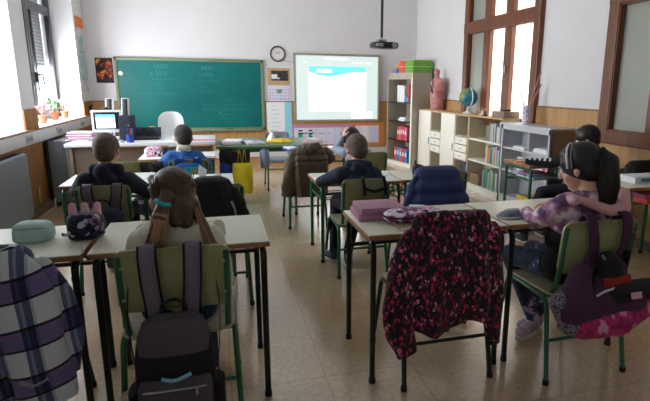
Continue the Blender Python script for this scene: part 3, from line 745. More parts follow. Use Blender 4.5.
# low open bookshelf
t = thing('bookshelf', 'low cream open bookshelf full of books between cabinet and grey metal cabinet', 'bookshelf', (XF, 4.955, 0))
L = .79; b = MB(); xm = D_ / 2
for y in (.009, L - .009): b.box((xm, y, H_ / 2), (D_, .018, H_), .002)
b.box((D_ - .005, L / 2, H_ / 2), (.008, L, H_ - .02)); b.build('side_panel', M['cab_inside'], t)
for s in (.009, L - .009): MB().box((-.001, s, H_ / 2), (.004, .02, H_)).build('edge_strip', M['cab_wood'], t)
for z in (.075, .375, .63): MB().box((xm, L / 2, z), (D_, L - .03, .02), .002).build('shelf', M['cream_white'], t)
MB().box((xm, L / 2, H_ + .003), (D_ + .02, L, .018), .003).build('top_board', M['cab_wood'], t)
MB().box((.012, L / 2, .033), (.02, L, .065)).build('plinth', M['cream_white'], t)
book_row(4.99, 5.32, XF + .10, .64, .17, .235, 'upright book on the top shelf of the low cream bookshelf', 'books on the top shelf of the low bookshelf', cols=[BOOKM[i] for i in (4, 0, 7, 7, 2, 3)])
book_row(4.99, 5.37, XF + .10, .385, .15, .215, 'upright book on the middle shelf of the low cream bookshelf', 'books on the middle shelf of the low bookshelf', cols=[BOOKM[i] for i in (3, 7, 5, 10, 1, 6)])
book_row(4.99, 5.40, XF + .10, .085, .19, .24, 'upright book on the bottom shelf of the low cream bookshelf', 'books on the bottom shelf of the low bookshelf', cols=[BOOKM[i] for i in (3, 6, 2, 7)])
tag(MB().box((XF + .10, 5.57, .15), (.17, .22, .13), .006).build('storage_box', M['kraft']), 'brown box on the bottom shelf of the low bookshelf', 'box')

# grey metal cabinet
t = thing('metal_cabinet', 'grey metal cabinet with two open shelves under the vase', 'cabinet', (2.93, 4.06, 0))
L = .88; Dm = XB - 2.93; H2 = .865; b = MB()
b.box((Dm - .01, L / 2, H2 / 2), (.012, L, H2)); b.box((Dm / 2, L - .01, H2 / 2), (Dm, .02, H2), .003)
b.box((Dm / 2, L / 2, .05), (Dm, L, .1), .003)
for (za, zb) in ((.10, .12), (H2 - .05, H2)): b.box((.01, L / 2, (za + zb) / 2), (.02, L, zb - za), .003)
for y in (.02, L - .02): b.box((.01, y, H2 / 2), (.02, .04, H2), .003)
b.build('carcass', M['greymetal'], t)
MB().box((Dm / 2, .01, H2 / 2), (Dm, .02, H2), .003).build('side_panel', M['brownside'], t)
MB().box((Dm / 2 - .01, L / 2, H2 + .008), (Dm + .02, L + .01, .018), .004).build('top_board', M['greymetal'], t)
for z in (.38, .62): MB().box((Dm / 2, L / 2, z), (Dm - .03, L - .04, .02), .002).build('shelf', M['greymetal'], t)
MB().box((Dm / 2 + .0, L * .44, .74), (Dm - .05, .012, .22)).build('divider', M['greymetal'], t)
for i, (y, z, h, dy, lb) in enumerate(((4.62, .631, .018, .22, 'loose white papers on the upper shelf of the metal cabinet, left'), (4.24, .631, .035, .24, 'stack of white papers on the upper shelf of the metal cabinet, right'))):
    tag(MB().box((3.04, y, z + h / 2), (.17, dy, h), .003).box((3.035, y + .01, z + h + .004), (.15, dy * .8, .008), .002).build('paper_stack', M['paper']), lb, 'papers')
for y, lb in ((4.66, 'white card leaning on the lower shelf of the metal cabinet, left'), (4.34, 'white card leaning on the lower shelf of the metal cabinet, right')):
    tag(MB().box((3.02, y, .39 + .075), (.01, .12, .15), .002).build('white_card', M['paper']), lb, 'card')
tag(MB().box((2.99, 4.16, .44), (.08, .08, .1), .02).build('red_toy', M['red_box']), 'small red object on the lower shelf of the metal cabinet', 'toy')
tag(MB().box((3.12, 4.12, .448), (.08, .1, .12), .01).build('blue_case', M['blue_box']), 'blue case beside the red object in the metal cabinet', 'case')

# tall bookcase
t = thing('tall_bookcase', 'tall beige bookcase in the back right corner with coloured boxes on top', 'bookcase', (2.69, 8.11, 0), math.radians(11))
L = .745; Dt = .35; Ht = 1.44; b = MB()
for y in (-.01, -L + .01): b.box((Dt / 2, y, Ht / 2), (Dt, .02, Ht), .002)
b.box((Dt - .005, -L / 2, Ht / 2), (.01, L, Ht)); b.build('side_panel', M['greycab'], t)
MB().box((Dt / 2, -L / 2, Ht), (Dt, L, .02), .002).box((.008, -L / 2, Ht - .05), (.016, L - .04, .08)).build('top_board', M['greycab'], t)
MB().box((.01, -L / 2, .03), (.02, L, .06)).build('plinth', M['cream_white'], t)
MB().box((-.002, -L + .014, Ht / 2), (.008, .034, Ht)).build('edge_strip', M['cream_white'], t)
MB().box((-.002, -.008, Ht / 2), (.008, .02, Ht)).build('edge_strip', M['greycab'], t)
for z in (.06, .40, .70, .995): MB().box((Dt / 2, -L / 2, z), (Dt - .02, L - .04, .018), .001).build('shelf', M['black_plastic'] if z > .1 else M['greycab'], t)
def tw(x, y): v = Matrix.Rotation(math.radians(11), 3, 'Z') @ V((x, y, 0)); return (2.69 + v.x, 8.11 + v.y)
def row_in_tall(z, y0, y1, hmin, hmax, cols, lab, grp, n):
    y = y0
    for k in range(n):
        w = (y1 - y0) / n; h = random.uniform(hmin, hmax); q = tw(.09, -(y + w / 2))
        b = MB().box((0, 0, h / 2), (.16, w - .006, h), .004).build('binder', cols[k % len(cols)]); b.location = (q[0], q[1], z); b.rotation_euler = (0, 0, math.radians(11))
        MB().box((-.081, 0, h * .6), (.002, w * .5, h * .3)).build('spine_label', M['paper'], b)
        tag(b, lab, 'binder', grp); y += w
row_in_tall(1.005, .28, .50, .24, .27, [M['white_plastic']], 'white binder on the top shelf of the tall bookcase', 'white binders in the tall bookcase', 3)
row_in_tall(.41, .30, .60, .20, .23, [M['red_box'], M['pink'], BOOKM[1]], 'red or pink binder on the third shelf down in the tall bookcase', 'red binders in the tall bookcase', 5)
row_in_tall(.07, .22, .62, .20, .22, [M['red_box'], M['blue_box'], M['pink']], 'red, blue or pink file box on the bottom shelf of the tall bookcase', 'file boxes at the bottom of the tall bookcase', 5)
q = tw(.10, -.56); tag(MB().box((q[0], q[1], 1.045), (.16, .12, .08), .02).build('blue_bag', M['blue_box']), 'blue bag beside the white binders on the top shelf', 'bag')
q = tw(.10, -.62); tag(MB().box((q[0], q[1], 1.15), (.16, .03, .28), .004).build('red_folder', M['red_box']), 'red folder standing at the right end of the top shelf', 'folder')
q = tw(.10, -.42); tag(MB().box((q[0], q[1], .725), (.18, .26, .03), .006).box((q[0] - .01, q[1] - .03, .755), (.14, .18, .03), .006, rot=.2).build('paper_pile', M['paper']), 'pile of white papers on the second shelf of the tall bookcase', 'papers')
# boxes on top
for k, (z, lb) in enumerate(((1.451, 'green cardboard box, lower one on top of the tall bookcase'), (1.543, 'green cardboard box, upper one on top of the tall bookcase'))):
    q = tw(.18, -.62); o = MB().box((0, 0, .043), (.34, .24, .086), .003).build('cardboard_box', M['green_box']); o.location = (q[0], q[1], z); o.rotation_euler = (0, 0, math.radians(11)); tag(o, lb, 'box', 'green and red boxes on the tall bookcase')
    MB().box((0, 0, .088), (.345, .245, .006), .002).build('lid', M['cream'], o)
    q = tw(.16, -.40); o = MB().box((0, 0, .043), (.30, .18, .086), .003).build('cardboard_box', M['red_box']); o.location = (q[0], q[1], z); o.rotation_euler = (0, 0, math.radians(11)); tag(o, lb.replace('green', 'red'), 'box', 'green and red boxes on the tall bookcase')
    MB().box((0, 0, .088), (.305, .185, .006), .002).build('lid', M['cream'], o)
q = tw(.1, -.22); o = MB().box((0, 0, .03), (.2, .14, .06), .01).build('plastic_tub', M['blue_box']); o.location = (q[0], q[1], 1.451); tag(o, 'small blue tub on top of the tall bookcase', 'tub')
q = tw(.1, -.22); o = MB().box((0, 0, .03), (.16, .12, .06), .01).build('plastic_tub', M['orange_box']); o.location = (q[0], q[1], 1.513); tag(o, 'orange tub stacked on the small blue tub', 'tub')
q = tw(.1, -.10); o = MB().box((0, 0, .02), (.12, .10, .04), .01).build('plastic_tub', M['red_box']); o.location = (q[0], q[1], 1.451); tag(o, 'small flat red tub at the left end of the bookcase top', 'tub')
q = tw(-.008, -.715); tag(MB().box((q[0] - .002, q[1], 1.405), (.006, .05, .06), .002).build('sticky_note', M['lemon']), 'small yellow note on the corner of the tall bookcase', 'note')

# anatomical torso
t = thing('anatomical_torso', 'pink anatomical torso model standing on the cream cabinet', 'model', (3.08, 7.02, H_ + .013))
tb = MB(); pr = []
def add_c(a, b, ra, rb, k=0): tb.cap(a, b, ra, rb); pr.append(('c', a, b, ra, rb, k, 0))
tb.box((0, 0, .015), (.16, .16, .03), .01)
add_c((0, -.02, .03), (0, -.02, .2), .09, .09); add_c((0, .03, .03), (0, .03, .2), .08, .09); add_c((0, -.06, .30), (0, .06, .30), .085, .085); add_c((0, -.085, .38), (0, .085, .38), .068, .068)
add_c((0, 0, .40), (0, .02, .53), .03, .03); add_c((0, -.10, .40), (0, -.11, .30), .042, .030); add_c((0, .10, .40), (0, .11, .30), .042, .03)
tb.ell((-.005, .02, .53), (.045, .038, .05)); tb.ell((-.05, .03, .27), (.03, .05, .06)); tb.ell((-.05, -.02, .16), (.03, .05, .06))
blend(tb, 'torso_body', M['torso'], t, .008, 3)
MB().tube([(-.082, .05, .34), (-.085, .0, .27), (-.08, -.03, .24)], .012, 8).tube([(-.082, -.02, .42), (-.085, -.03, .33), (-.08, -.02, .22)], .008, 8).build('open_cavity', M['torso_dark'], t)
# globe
t = thing('globe', 'blue and green globe on a white stand on the cream cabinet', 'globe', (3.07, 6.02, H_ + .013))
MB().ell((0, 0, .20), (.115, .115, .115), seg=32, rings=20).build('globe_ball', M['globe'], t)
MB().tube([(0, -.125 * math.cos(a) * 1, .20 + .125 * math.sin(a)) for a in [math.radians(x) for x in range(-95, 76, 10)]], .006, 8).build('meridian_arc', M['white_plastic'], t)
MB().lathe([(.001, 0), (.07, 0), (.065, .012), (.02, .025), (.012, .085), (.001, .085)]).build('stand', M['white_plastic'], t)
# figurines on the bookshelf top
for y, m, lb in ((5.66, 'kraft', 'small brown figurine beside the globe'), (5.55, 'cream', 'small pale figurine in the middle of the bookshelf top'), (5.47, 'shoe_dark', 'small dark figurine nearest the window stile')):
    o = thing('figurine', lb, 'figurine', (3.02, y, H_ + .013))
    MB().box((0, 0, .008), (.05, .05, .016), .004).build('base', M[m], o); MB().lathe([(.001, .016), (.02, .016), (.012, .04), (.02, .05), (.001, .065)]).build('body', M[m], o); MB().ell((0, 0, .07), (.014,) * 3).build('head', M['kraft2'], o)
tag(MB().box((3.08, 5.12, H_ + .048), (.2, .26, .07), .006).build('cardboard_box', M['brownside']), 'flat taupe box on the bookshelf top left of the vase', 'box')
o = thing('trinket_dish', 'small dark dish on the flat taupe box', 'dish', (3.08, 5.12, H_ + .084)); MB().lathe([(.001, 0), (.05, 0), (.065, .02), (.055, .02), (.04, .008), (.001, .008)]).build('bowl', M['shoe_dark'], o); MB().box((0, .01, .018), (.05, .03, .02), .006).build('contents', M['kraft'], o)
# vase with twigs
t = thing('vase', 'white vase with purple dots holding dry twigs on the metal cabinet', 'vase', (3.03, 4.64, .882))
MB().lathe([(.001, 0), (.036, 0), (.040, .01), (.040, .185), (.043, .19), (.036, .19), (.034, .02), (.001, .02)]).build('vase_body', M['dotted'], t)
MB().tube([(0, 0, .03), (-.03, .03, .25), (-.10, .10, .50)], .005, 6, taper=lambda u: 1 - .6 * u).tube([(0, 0, .03), (-.02, .06, .26), (-.06, .14, .42)], .004, 6, taper=lambda u: 1 - .6 * u).build('twig', M['twig'], t)
MB().tube([(0, 0, .03), (.03, -.02, .25), (.10, -.05, .52)], .006, 6, taper=lambda u: 1 + 1.2 * u * (1 - u)).tube([(0, 0, .03), (.03, -.03, .22), (.12, -.04, .40)], .007, 6, taper=lambda u: 1 + 1.5 * u * (1 - u)).build('dry_plume', M['feather'], t)

# ------------------------------------------------------------------ desks and chairs
def rrect(w, h, r, n=5):
    o = []
    for cx, cz, a0 in ((w / 2 - r, h / 2 - r, 0), (-w / 2 + r, h / 2 - r, 90), (-w / 2 + r, -h / 2 + r, 180), (w / 2 - r, -h / 2 + r, 270)):
        for k in range(n + 1):
            a = math.radians(a0 + 90 * k / n); o.append((cx + r * math.cos(a), cz + r * math.sin(a)))
    return o
def make_desk(W=.63, D=.44, H=.66, tube='tube', top='desk_top', shelf=True, edge='desk_edge'):
    t = thing('school_desk', 'school desk', 'desk')
    r = .0125; zt = H - .022
    MB().box((0, 0, H - .0095), (W, D, .019), .003).build('desk_top', M[edge], t)
    MB().box((0, 0, H + .0012), (W - .004, D - .004, .0035), .0015).build('laminate_sheet', M[top], t)
    for s in (-1, 1):
        x = s * (W / 2 - .025); y0, y1 = -D / 2 + .01, D / 2 - .02
        MB().tube([(x, y0 + .06, zt - .012), (x, y1 - .06, zt - .012)], r, 10).build('side_rail', M[tube], t)
        for y, d in ((y0, 1), (y1, -1)):
            lg = MB().tube([(x, y + d * .07, zt - .012), (x, y, zt - .012), (x, y, .015)], r, 10, fillet=.055).build('leg', M[tube], t)
            MB().tube([(x, y, 0), (x, y, .022)], r + .0025, 10).build('rubber_foot', M['rubber'], lg)
    MB().tube([(-W / 2 + .025, D / 2 - .03, H - .16), (W / 2 - .025, D / 2 - .03, H - .16)], .010, 8).build('cross_bar', M[tube], t)
    if shelf:
        b = MB()
        for y in (-.15, -.08, -.01, .06, .13): b.tube([(-W / 2 + .03, y * D / .44, H - .125), (W / 2 - .03, y * D / .44, H - .125)], .004, 6)
        for s in (-1, 1):
            b.tube([(s * (W / 2 - .03), -D / 2 + .03, H - .125), (s * (W / 2 - .03), D / 2 - .03, H - .125)], .007, 8)
            for y in (-D / 4, D / 4): b.tube([(s * (W / 2 - .03), y, H - .125), (s * (W / 2 - .03), y, H - .03)], .004, 6)
        b.build('book_rack', M[tube], t)
    return t
def make_chair(tube='tube', w=.40, H=.72, seatz=.385):
    t = thing('school_chair', 'school chair', 'chair'); r = .011; s0 = w / 2
    for s in (-1, 1):
        fr = MB().tube([(s * s0, 0, .015), (s * (s0 - .012), .06, seatz - .015), (s * (s0 - .012), .36, seatz - .010), (s * (s0 + .002), .45, .015)], r, 10, fillet=.05).build('leg_frame', M[tube], t)
        for y in (0, .45): MB().tube([(s * (s0 + .001), y, 0), (s * (s0 + .001), y, .022)], r + .003, 10).build('rubber_foot', M['rubber'], fr)
        MB().tube([(s * (s0 - .035), .30, seatz - .02), (s * (s0 - .035), .07, seatz - .02), (s * (s0 - .032), .022, H - .23), (s * (s0 - .030), -.004, H - .02)], r, 10, fillet=.05).build('back_post', M[tube], t)
    MB().tube([(-s0 + .01, .10, seatz - .02), (s0 - .01, .10, seatz - .02)], .009, 8).build('seat_bar', M[tube], t)
    MB().tube([(-s0 + .01, .31, seatz - .02), (s0 - .01, .31, seatz - .02)], .009, 8).build('seat_bar', M[tube], t)
    MB().tube([(-s0 + .003, .03, .19), (s0 - .003, .03, .19)], .008, 8).build('stretcher', M[tube], t)
    # seat: slightly dished plywood
    n = 12; vs = []; fs = []; ol = rrect(w - .015, .37, .06, 6)
    def zz(x, y): return seatz + .004 - .012 * math.cos(x / (w / 2) * PI / 2) - .02 * max(0, (y - .10) / .085) ** 2
    mb = MB(); N = len(ol); rings = [1, .75, .5, .25]
    for sgn in (1, 0):
        for q in rings:
            for (x, y) in ol: vs.append((x * q, .215 + y * q, zz(x * q, y * q) + (.010 if sgn else 0)))
        vs.append((0, .215, zz(0, 0) + (.010 if sgn else 0)))
    R_ = N * len(rings) + 1
    for b in (0, R_):
        for i in range(len(rings) - 1):
            for k in range(N): fs.append((b + i * N + k, b + i * N + (k + 1) % N, b + (i + 1) * N + (k + 1) % N, b + (i + 1) * N + k))
        for k in range(N): fs.append((b + (len(rings) - 1) * N + k, b + (len(rings) - 1) * N + (k + 1) % N, b + R_ - 1))
    for k in range(N): fs.append((k, (k + 1) % N, R_ + (k + 1) % N, R_ + k))
    mb.add(vs, fs).build('seat', M['ply_seat'], t)
    # curved backrest
    bw, bh = w - .035, .225; ol = rrect(bw, bh, .035, 5); N = len(ol); vs = []; fs = []
    def yy(x, z): return -.008 + .020 * (x / (bw / 2)) ** 2 - .05 * (z / bh) * .5
    for off in (0, .011):
        for q in (1, .66, .33):
            for (x, z) in ol: vs.append((x * q, yy(x * q, z * q) - .006 + off, H - bh / 2 + z * q))
        vs.append((0, yy(0, 0) - .006 + off, H - bh / 2))
    R_ = N * 3 + 1
    for b in (0, R_):
        for i in range(2):
            for k in range(N): fs.append((b + i * N + k, b + i * N + (k + 1) % N, b + (i + 1) * N + (k + 1) % N, b + (i + 1) * N + k))
        for k in range(N): fs.append((b + 2 * N + k, b + 2 * N + (k + 1) % N, b + R_ - 1))
    for k in range(N): fs.append((k, (k + 1) % N, R_ + (k + 1) % N, R_ + k))
    br = MB().add(vs, fs).build('backrest', M['ply'], t)
    MB().box((0, .002, H - .06), (.07, .004, .014), .001).build('maker_plate', M['steel'], br)
    for s in (-1, 1):
        for z in (H - .06, H - .17): MB().ell((s * (s0 - .04), -.0 - .012 + (H - z) * .12 * 0, z), (.006, .004, .006), seg=8, rings=6).build('rivet', M['steel'], br)
    return t
GD = 'school desks'; GC = 'school chairs'
desk0 = make_desk(.635, .44, .66, 'tube_dark', shelf=False)
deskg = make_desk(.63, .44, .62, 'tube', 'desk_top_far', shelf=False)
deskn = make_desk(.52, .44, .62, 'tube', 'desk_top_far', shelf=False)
place(desk0, (-.1475, 2.14, 0), 0, 'front row desk the girl with the ponytail sits at', GD)
place(copy_tree(desk0), (-.80, 2.14, 0), 0, 'front row desk at the left edge with the patterned pencil case on it', GD)
place(copy_tree(desk0), (.875, 2.115, 0), 0, 'front row desk with pink books on it, ahead of the pink print jacket', GD)
place(copy_tree(desk0), (1.52, 2.125, 0), 0, 'front row desk the girl in the pink jacket leans on', GD)
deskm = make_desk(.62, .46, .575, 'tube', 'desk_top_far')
place(deskm, (.965, 3.69, 0), 0, 'desk under the open notebook of the boy in the centre', GD)
deskq = make_desk(.31, .44, .575, 'tube', 'desk_top')
place(deskq, (1.44, 3.70, 0), 0, 'narrow desk right of the centre boy, ahead of the navy jacket', GD)
place(deskn, (-.705, 3.74, 0), 0, 'desk with a bright top ahead of the boy at the left', GD)
place(copy_tree(deskn), (-.175, 3.57, 0), 0, 'desk with folded paper ahead of the black jacket', GD)
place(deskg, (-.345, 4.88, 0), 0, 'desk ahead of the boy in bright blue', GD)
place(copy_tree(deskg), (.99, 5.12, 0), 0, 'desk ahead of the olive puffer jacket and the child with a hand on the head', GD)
deskr = make_desk(.55, .44, .62, 'tube', 'kraft2')
place(deskr, (2.70, 3.80, 0), math.radians(-3), 'small wooden topped desk in front of the metal cabinet', GD)
deskx = make_desk(.60, .44, .62, 'tube', 'desk_top')
place(deskx, (2.83, 2.86, 0), math.radians(0), 'desk at the right edge with a white box on it', GD)

chair0 = make_chair('tube'); chaird = make_chair('tube_dark', .40)
place(chaird, (.895, 1.81, 0), 0, 'chair under the pink print jacket in the front row', GC)
place(copy_tree(chaird), (-.76, 1.74, 0), 0, 'chair under the plaid jacket at the left edge', GC)
place(chair0, (-.165, 1.75, 0), 0, 'chair of the ponytail girl with the grey backpack on it', GC)
place(copy_tree(chair0), (1.50, 1.69, 0), 0, 'chair of the girl in pink with the plum backpack on it', GC)
CH = [((.89, 3.13, 0), 0, 'chair of the boy in the centre with black straps over it'),
      ((1.36, 2.98, 0), 0, 'chair under the navy puffer jacket'),
      ((-.665, 3.26, 0), 0, 'chair of the boy at the left with the dark backpack on it'),
      ((-.06, 2.86, 0), 0, 'chair under the black jacket behind the ponytail girl'),
      ((-.235, 4.27, 0), 0, 'chair of the boy in bright blue'),
      ((-.625, 4.24, 0), 0, 'empty green chair left of the boy in bright blue'),
      ((.74, 4.42, 0), 0, 'chair under the olive puffer jacket'),
      ((1.32, 4.42, 0), 0, 'chair of the child resting a hand on the head'),
      ((2.80, 3.12, 0), 0, 'chair of the boy by the metal cabinet'),
      ((.72, 6.62, 0), PI, 'chair facing the camera behind the green topped table')]
chairs_ = make_chair('tube', .335, .665, .35)
for i, (l, r, lb) in enumerate(CH):
    src = chair0 if 'navy' in lb or 'black jacket' in lb else chairs_
    place(copy_tree(src) if (src is chair0 or i) else chairs_, l, r, lb, GC)

far = [o for o in bpy.data.objects if o.get('label') == 'chair facing the camera behind the green topped table'][0]
for c_ in far.children:
    if c_.name.startswith(('backrest', 'seat')) and not c_.name.startswith('seat_bar'):
        c_.data = c_.data.copy(); c_.data.materials[0] = M['grey_plastic']
# big green table
gt = thing('green_table', 'wide green topped table with books and a yellow cloth by the chalkboard', 'table', (.56, 5.88, 0))
MB().box((0, 0, .61), (1.17, .80, .025), .004).build('table_top', M['desk_green'], gt)
for sx in (-1, 1):
    for sy in (-1, 1): MB().tube([(sx * .54, sy * .36, .6), (sx * .54, sy * .36, 0)], .016, 10).build('leg', M['tube'], gt)
MB().box((0, -.36, .575), (1.06, .02, .045), .003).box((0, .36, .575), (1.06, .02, .045), .003).build('apron', M['tube'], gt)
# teacher desk
td = thing('teacher_desk', 'long white topped teacher desk with grey-brown front under the monitor', 'desk', (-.69, 5.60, 0))
MB().box((0, 0, .685), (1.32, .70, .03), .004).build('desk_top', M['white_plastic'], td)
MB().box((0, -.27, .35), (1.24, .02, .60), .003).build('front_panel', M['desk_front'], td)
for s in (-1, 1): MB().box((s * .62, 0, .335), (.025, .60, .67), .003).build('side_panel', M['brownside'], td)
# teacher swivel chair
tc = thing('swivel_chair', 'white moulded shell chair behind the teacher desk', 'chair', (-.51, 6.35, 0))
sh = MB(); ol = rrect(.27, .36, .10, 6); N = len(ol); vs = []; fs = []
for off in (0, .016):
    for q in (1, .66, .33):
        for (x, z) in ol: vs.append((x * q * (1 + .12 * (z < 0)), .05 * (x * q / .14) ** 2 * -1 + off + .05 * (z * q / .36), .755 + z * q))
    vs.append((0, off, .755))
R_ = N * 3 + 1
for b in (0, R_):
    for i in range(2):
        for k in range(N): fs.append((b + i * N + k, b + i * N + (k + 1) % N, b + (i + 1) * N + (k + 1) % N, b + (i + 1) * N + k))
    for k in range(N): fs.append((b + 2 * N + k, b + 2 * N + (k + 1) % N, b + R_ - 1))
for k in range(N): fs.append((k, (k + 1) % N, R_ + (k + 1) % N, R_ + k))
sh.add(vs, fs).build('backrest', M['white_plastic'], tc)
MB().loft([(0, -.20, .44, .15, .15), (0, -.20, .45, .19, .19), (0, -.20, .475, .20, .20), (0, -.20, .48, .18, .18)], p=3.5).build('seat', M['white_plastic'], tc)
MB().ribbon([(0, -.06, .46), (0, .02, .50), (0, .01, .60)], .10, .02).build('back_support', M['white_plastic'], tc)
MB().tube([(0, -.20, .44), (0, -.20, .09)], .025).build('column', M['steel'], tc)
for k in range(5):
    a = 2 * PI * k / 5; l = MB().tube([(0, -.20, .10), (.22 * math.cos(a), -.20 + .22 * math.sin(a), .06)], .016, 8).build('leg', M['black_plastic'], tc)
    MB().ell((.22 * math.cos(a), -.20 + .22 * math.sin(a), .027), (.022, .022, .027), seg=12, rings=8).build('castor', M['rubber'], l)
# monitor, tower, speakers, keyboard
mo = thing('computer_monitor', 'white framed monitor with a lit page on the teacher desk', 'monitor', (-1.03, 5.55, .70), math.radians(4))
MB().box((0, .01, .185), (.265, .025, .215), .008).build('housing', M['white_plastic'], mo)
MB().box((0, -.004, .19), (.225, .004, .165), .002).build('bezel', M['black_plastic'], mo)
MB().box((-.01, -.007, .185), (.165, .002, .13)).build('screen_page', M['mon_white'], mo); MB().box((-.01, -.0085, .238), (.165, .001, .024)).build('screen_header', M['mon_cyan'], mo)
MB().box((0, .03, .05), (.06, .02, .1), .004).box((0, .02, .008), (.18, .14, .016), .006).build('stand', M['white_plastic'], mo)
MB().box((0, .02, .305), (.05, .03, .02), .008).ell((0, 0, .312), (.012,) * 3).build('webcam', M['black_plastic'], mo)
kb = thing('keyboard', 'pale keyboard on the teacher desk below the monitor', 'keyboard', (-1.02, 5.33, .70)); MB().box((0, 0, .01), (.30, .11, .016), .004).build('case', M['white_plastic'], kb)
q = MB()
for r in range(4):
    for k in range(14): q.box((-.135 + .0205 * k, -.037 + .024 * r, .021), (.016, .018, .006), .002)
q.build('keys', M['grey_plastic'], kb)
pc = thing('computer_tower', 'dark blue-grey computer tower beside the monitor', 'computer', (-.855, 5.58, .70)); MB().box((0, 0, .12), (.115, .26, .235), .006).build('case', M['bp_navy'], pc)
MB().box((0, -.133, .12), (.10, .008, .22), .004).build('front_panel', M['ink'], pc); MB().box((.03, -.139, .15), (.012, .006, .012), .002).build('power_button', M['steel'], pc)
for x, lb in ((-1.045, 'left of two tall black and white speakers behind the monitor'), (-.90, 'right of two tall black and white speakers behind the computer tower')):
    s_ = thing('speaker', lb, 'speaker', (x, 5.80, .70), math.radians(-8)); 
    MB().box((0, .01, .20), (.055, .10, .40), .008, rot=Matrix.Rotation(math.radians(3), 4, 'Y')).build('case', M['white_plastic'], s_)
    MB().box((.012, -.045, .21), (.05, .02, .37), .008, rot=Matrix.Rotation(math.radians(3), 4, 'Y')).build('speaker_grille', M['black_plastic'], s_)
cp = thing('pen_holder', 'blue pen holder on the teacher desk in front of the tower', 'pen holder', (-.80, 5.32, .70)); MB().lathe([(.001, 0), (.033, 0), (.033, .075), (.029, .075), (.028, .01), (.001, .01)]).build('cup', M['blue_bag'], cp)
for k in range(5): a = k * 1.3; MB().tube([(.01 * math.cos(a), .01 * math.sin(a), .01), (.024 * math.cos(a), .024 * math.sin(a), .13)], .004, 6).build('pen', M[['blue_box', 'blue', 'grey_plastic', 'blue_bag', 'red_box'][k]], cp)
pp = MB(); 
for k in range(7): pp.box((random.uniform(-.01, .01), random.uniform(-.01, .01), .006 + .012 * k), (.22, .17, .010), .002, rot=random.uniform(-.25, .25), mi=k % 2)
pp_ = pp.build('paper_pile', [M['paper'], M['paper_pink']]); pp_.location = (-1.27, 5.60, .70); tag(pp_, 'pile of papers and folders at the left end of the teacher desk', 'papers')
lp = thing('laptop', 'closed dark laptop case leaning back on the teacher desk beside the tower', 'laptop', (-.70, 5.62, .70)); MB().box((0, 0, .012), (.27, .24, .022), .006).build('base', M['black_plastic'], lp); MB().box((0, .125, .06), (.27, .012, .10), .004, rot=Matrix.Rotation(math.radians(-20), 4, 'X')).build('lid', M['shoe_dark'], lp)
bs = thing('basket', 'small brown basket behind the dark laptop', 'basket', (-.66, 5.86, .70)); MB().lathe([(.001, 0), (.06, 0), (.085, .09), (.078, .09), (.055, .01), (.001, .01)]).build('basket_bowl', M['kraft'], bs); MB().ell((0, 0, .08), (.05, .05, .03)).build('contents', M['orange_box'], bs)
for x, y, rz, m, lb in ((-.38, 5.36, .2, 'paper', 'white sheet on the teacher desk behind the blue boy'), (-.14, 5.40, -.1, 'paper_pink', 'pinkish sheet at the right end of the teacher desk')):
    o = MB().box((0, 0, .002), (.21, .15, .004), .001).build('paper_sheet', M[m]); o.location = (x, y, .70); o.rotation_euler = (0, 0, rz); tag(o, lb, 'paper')

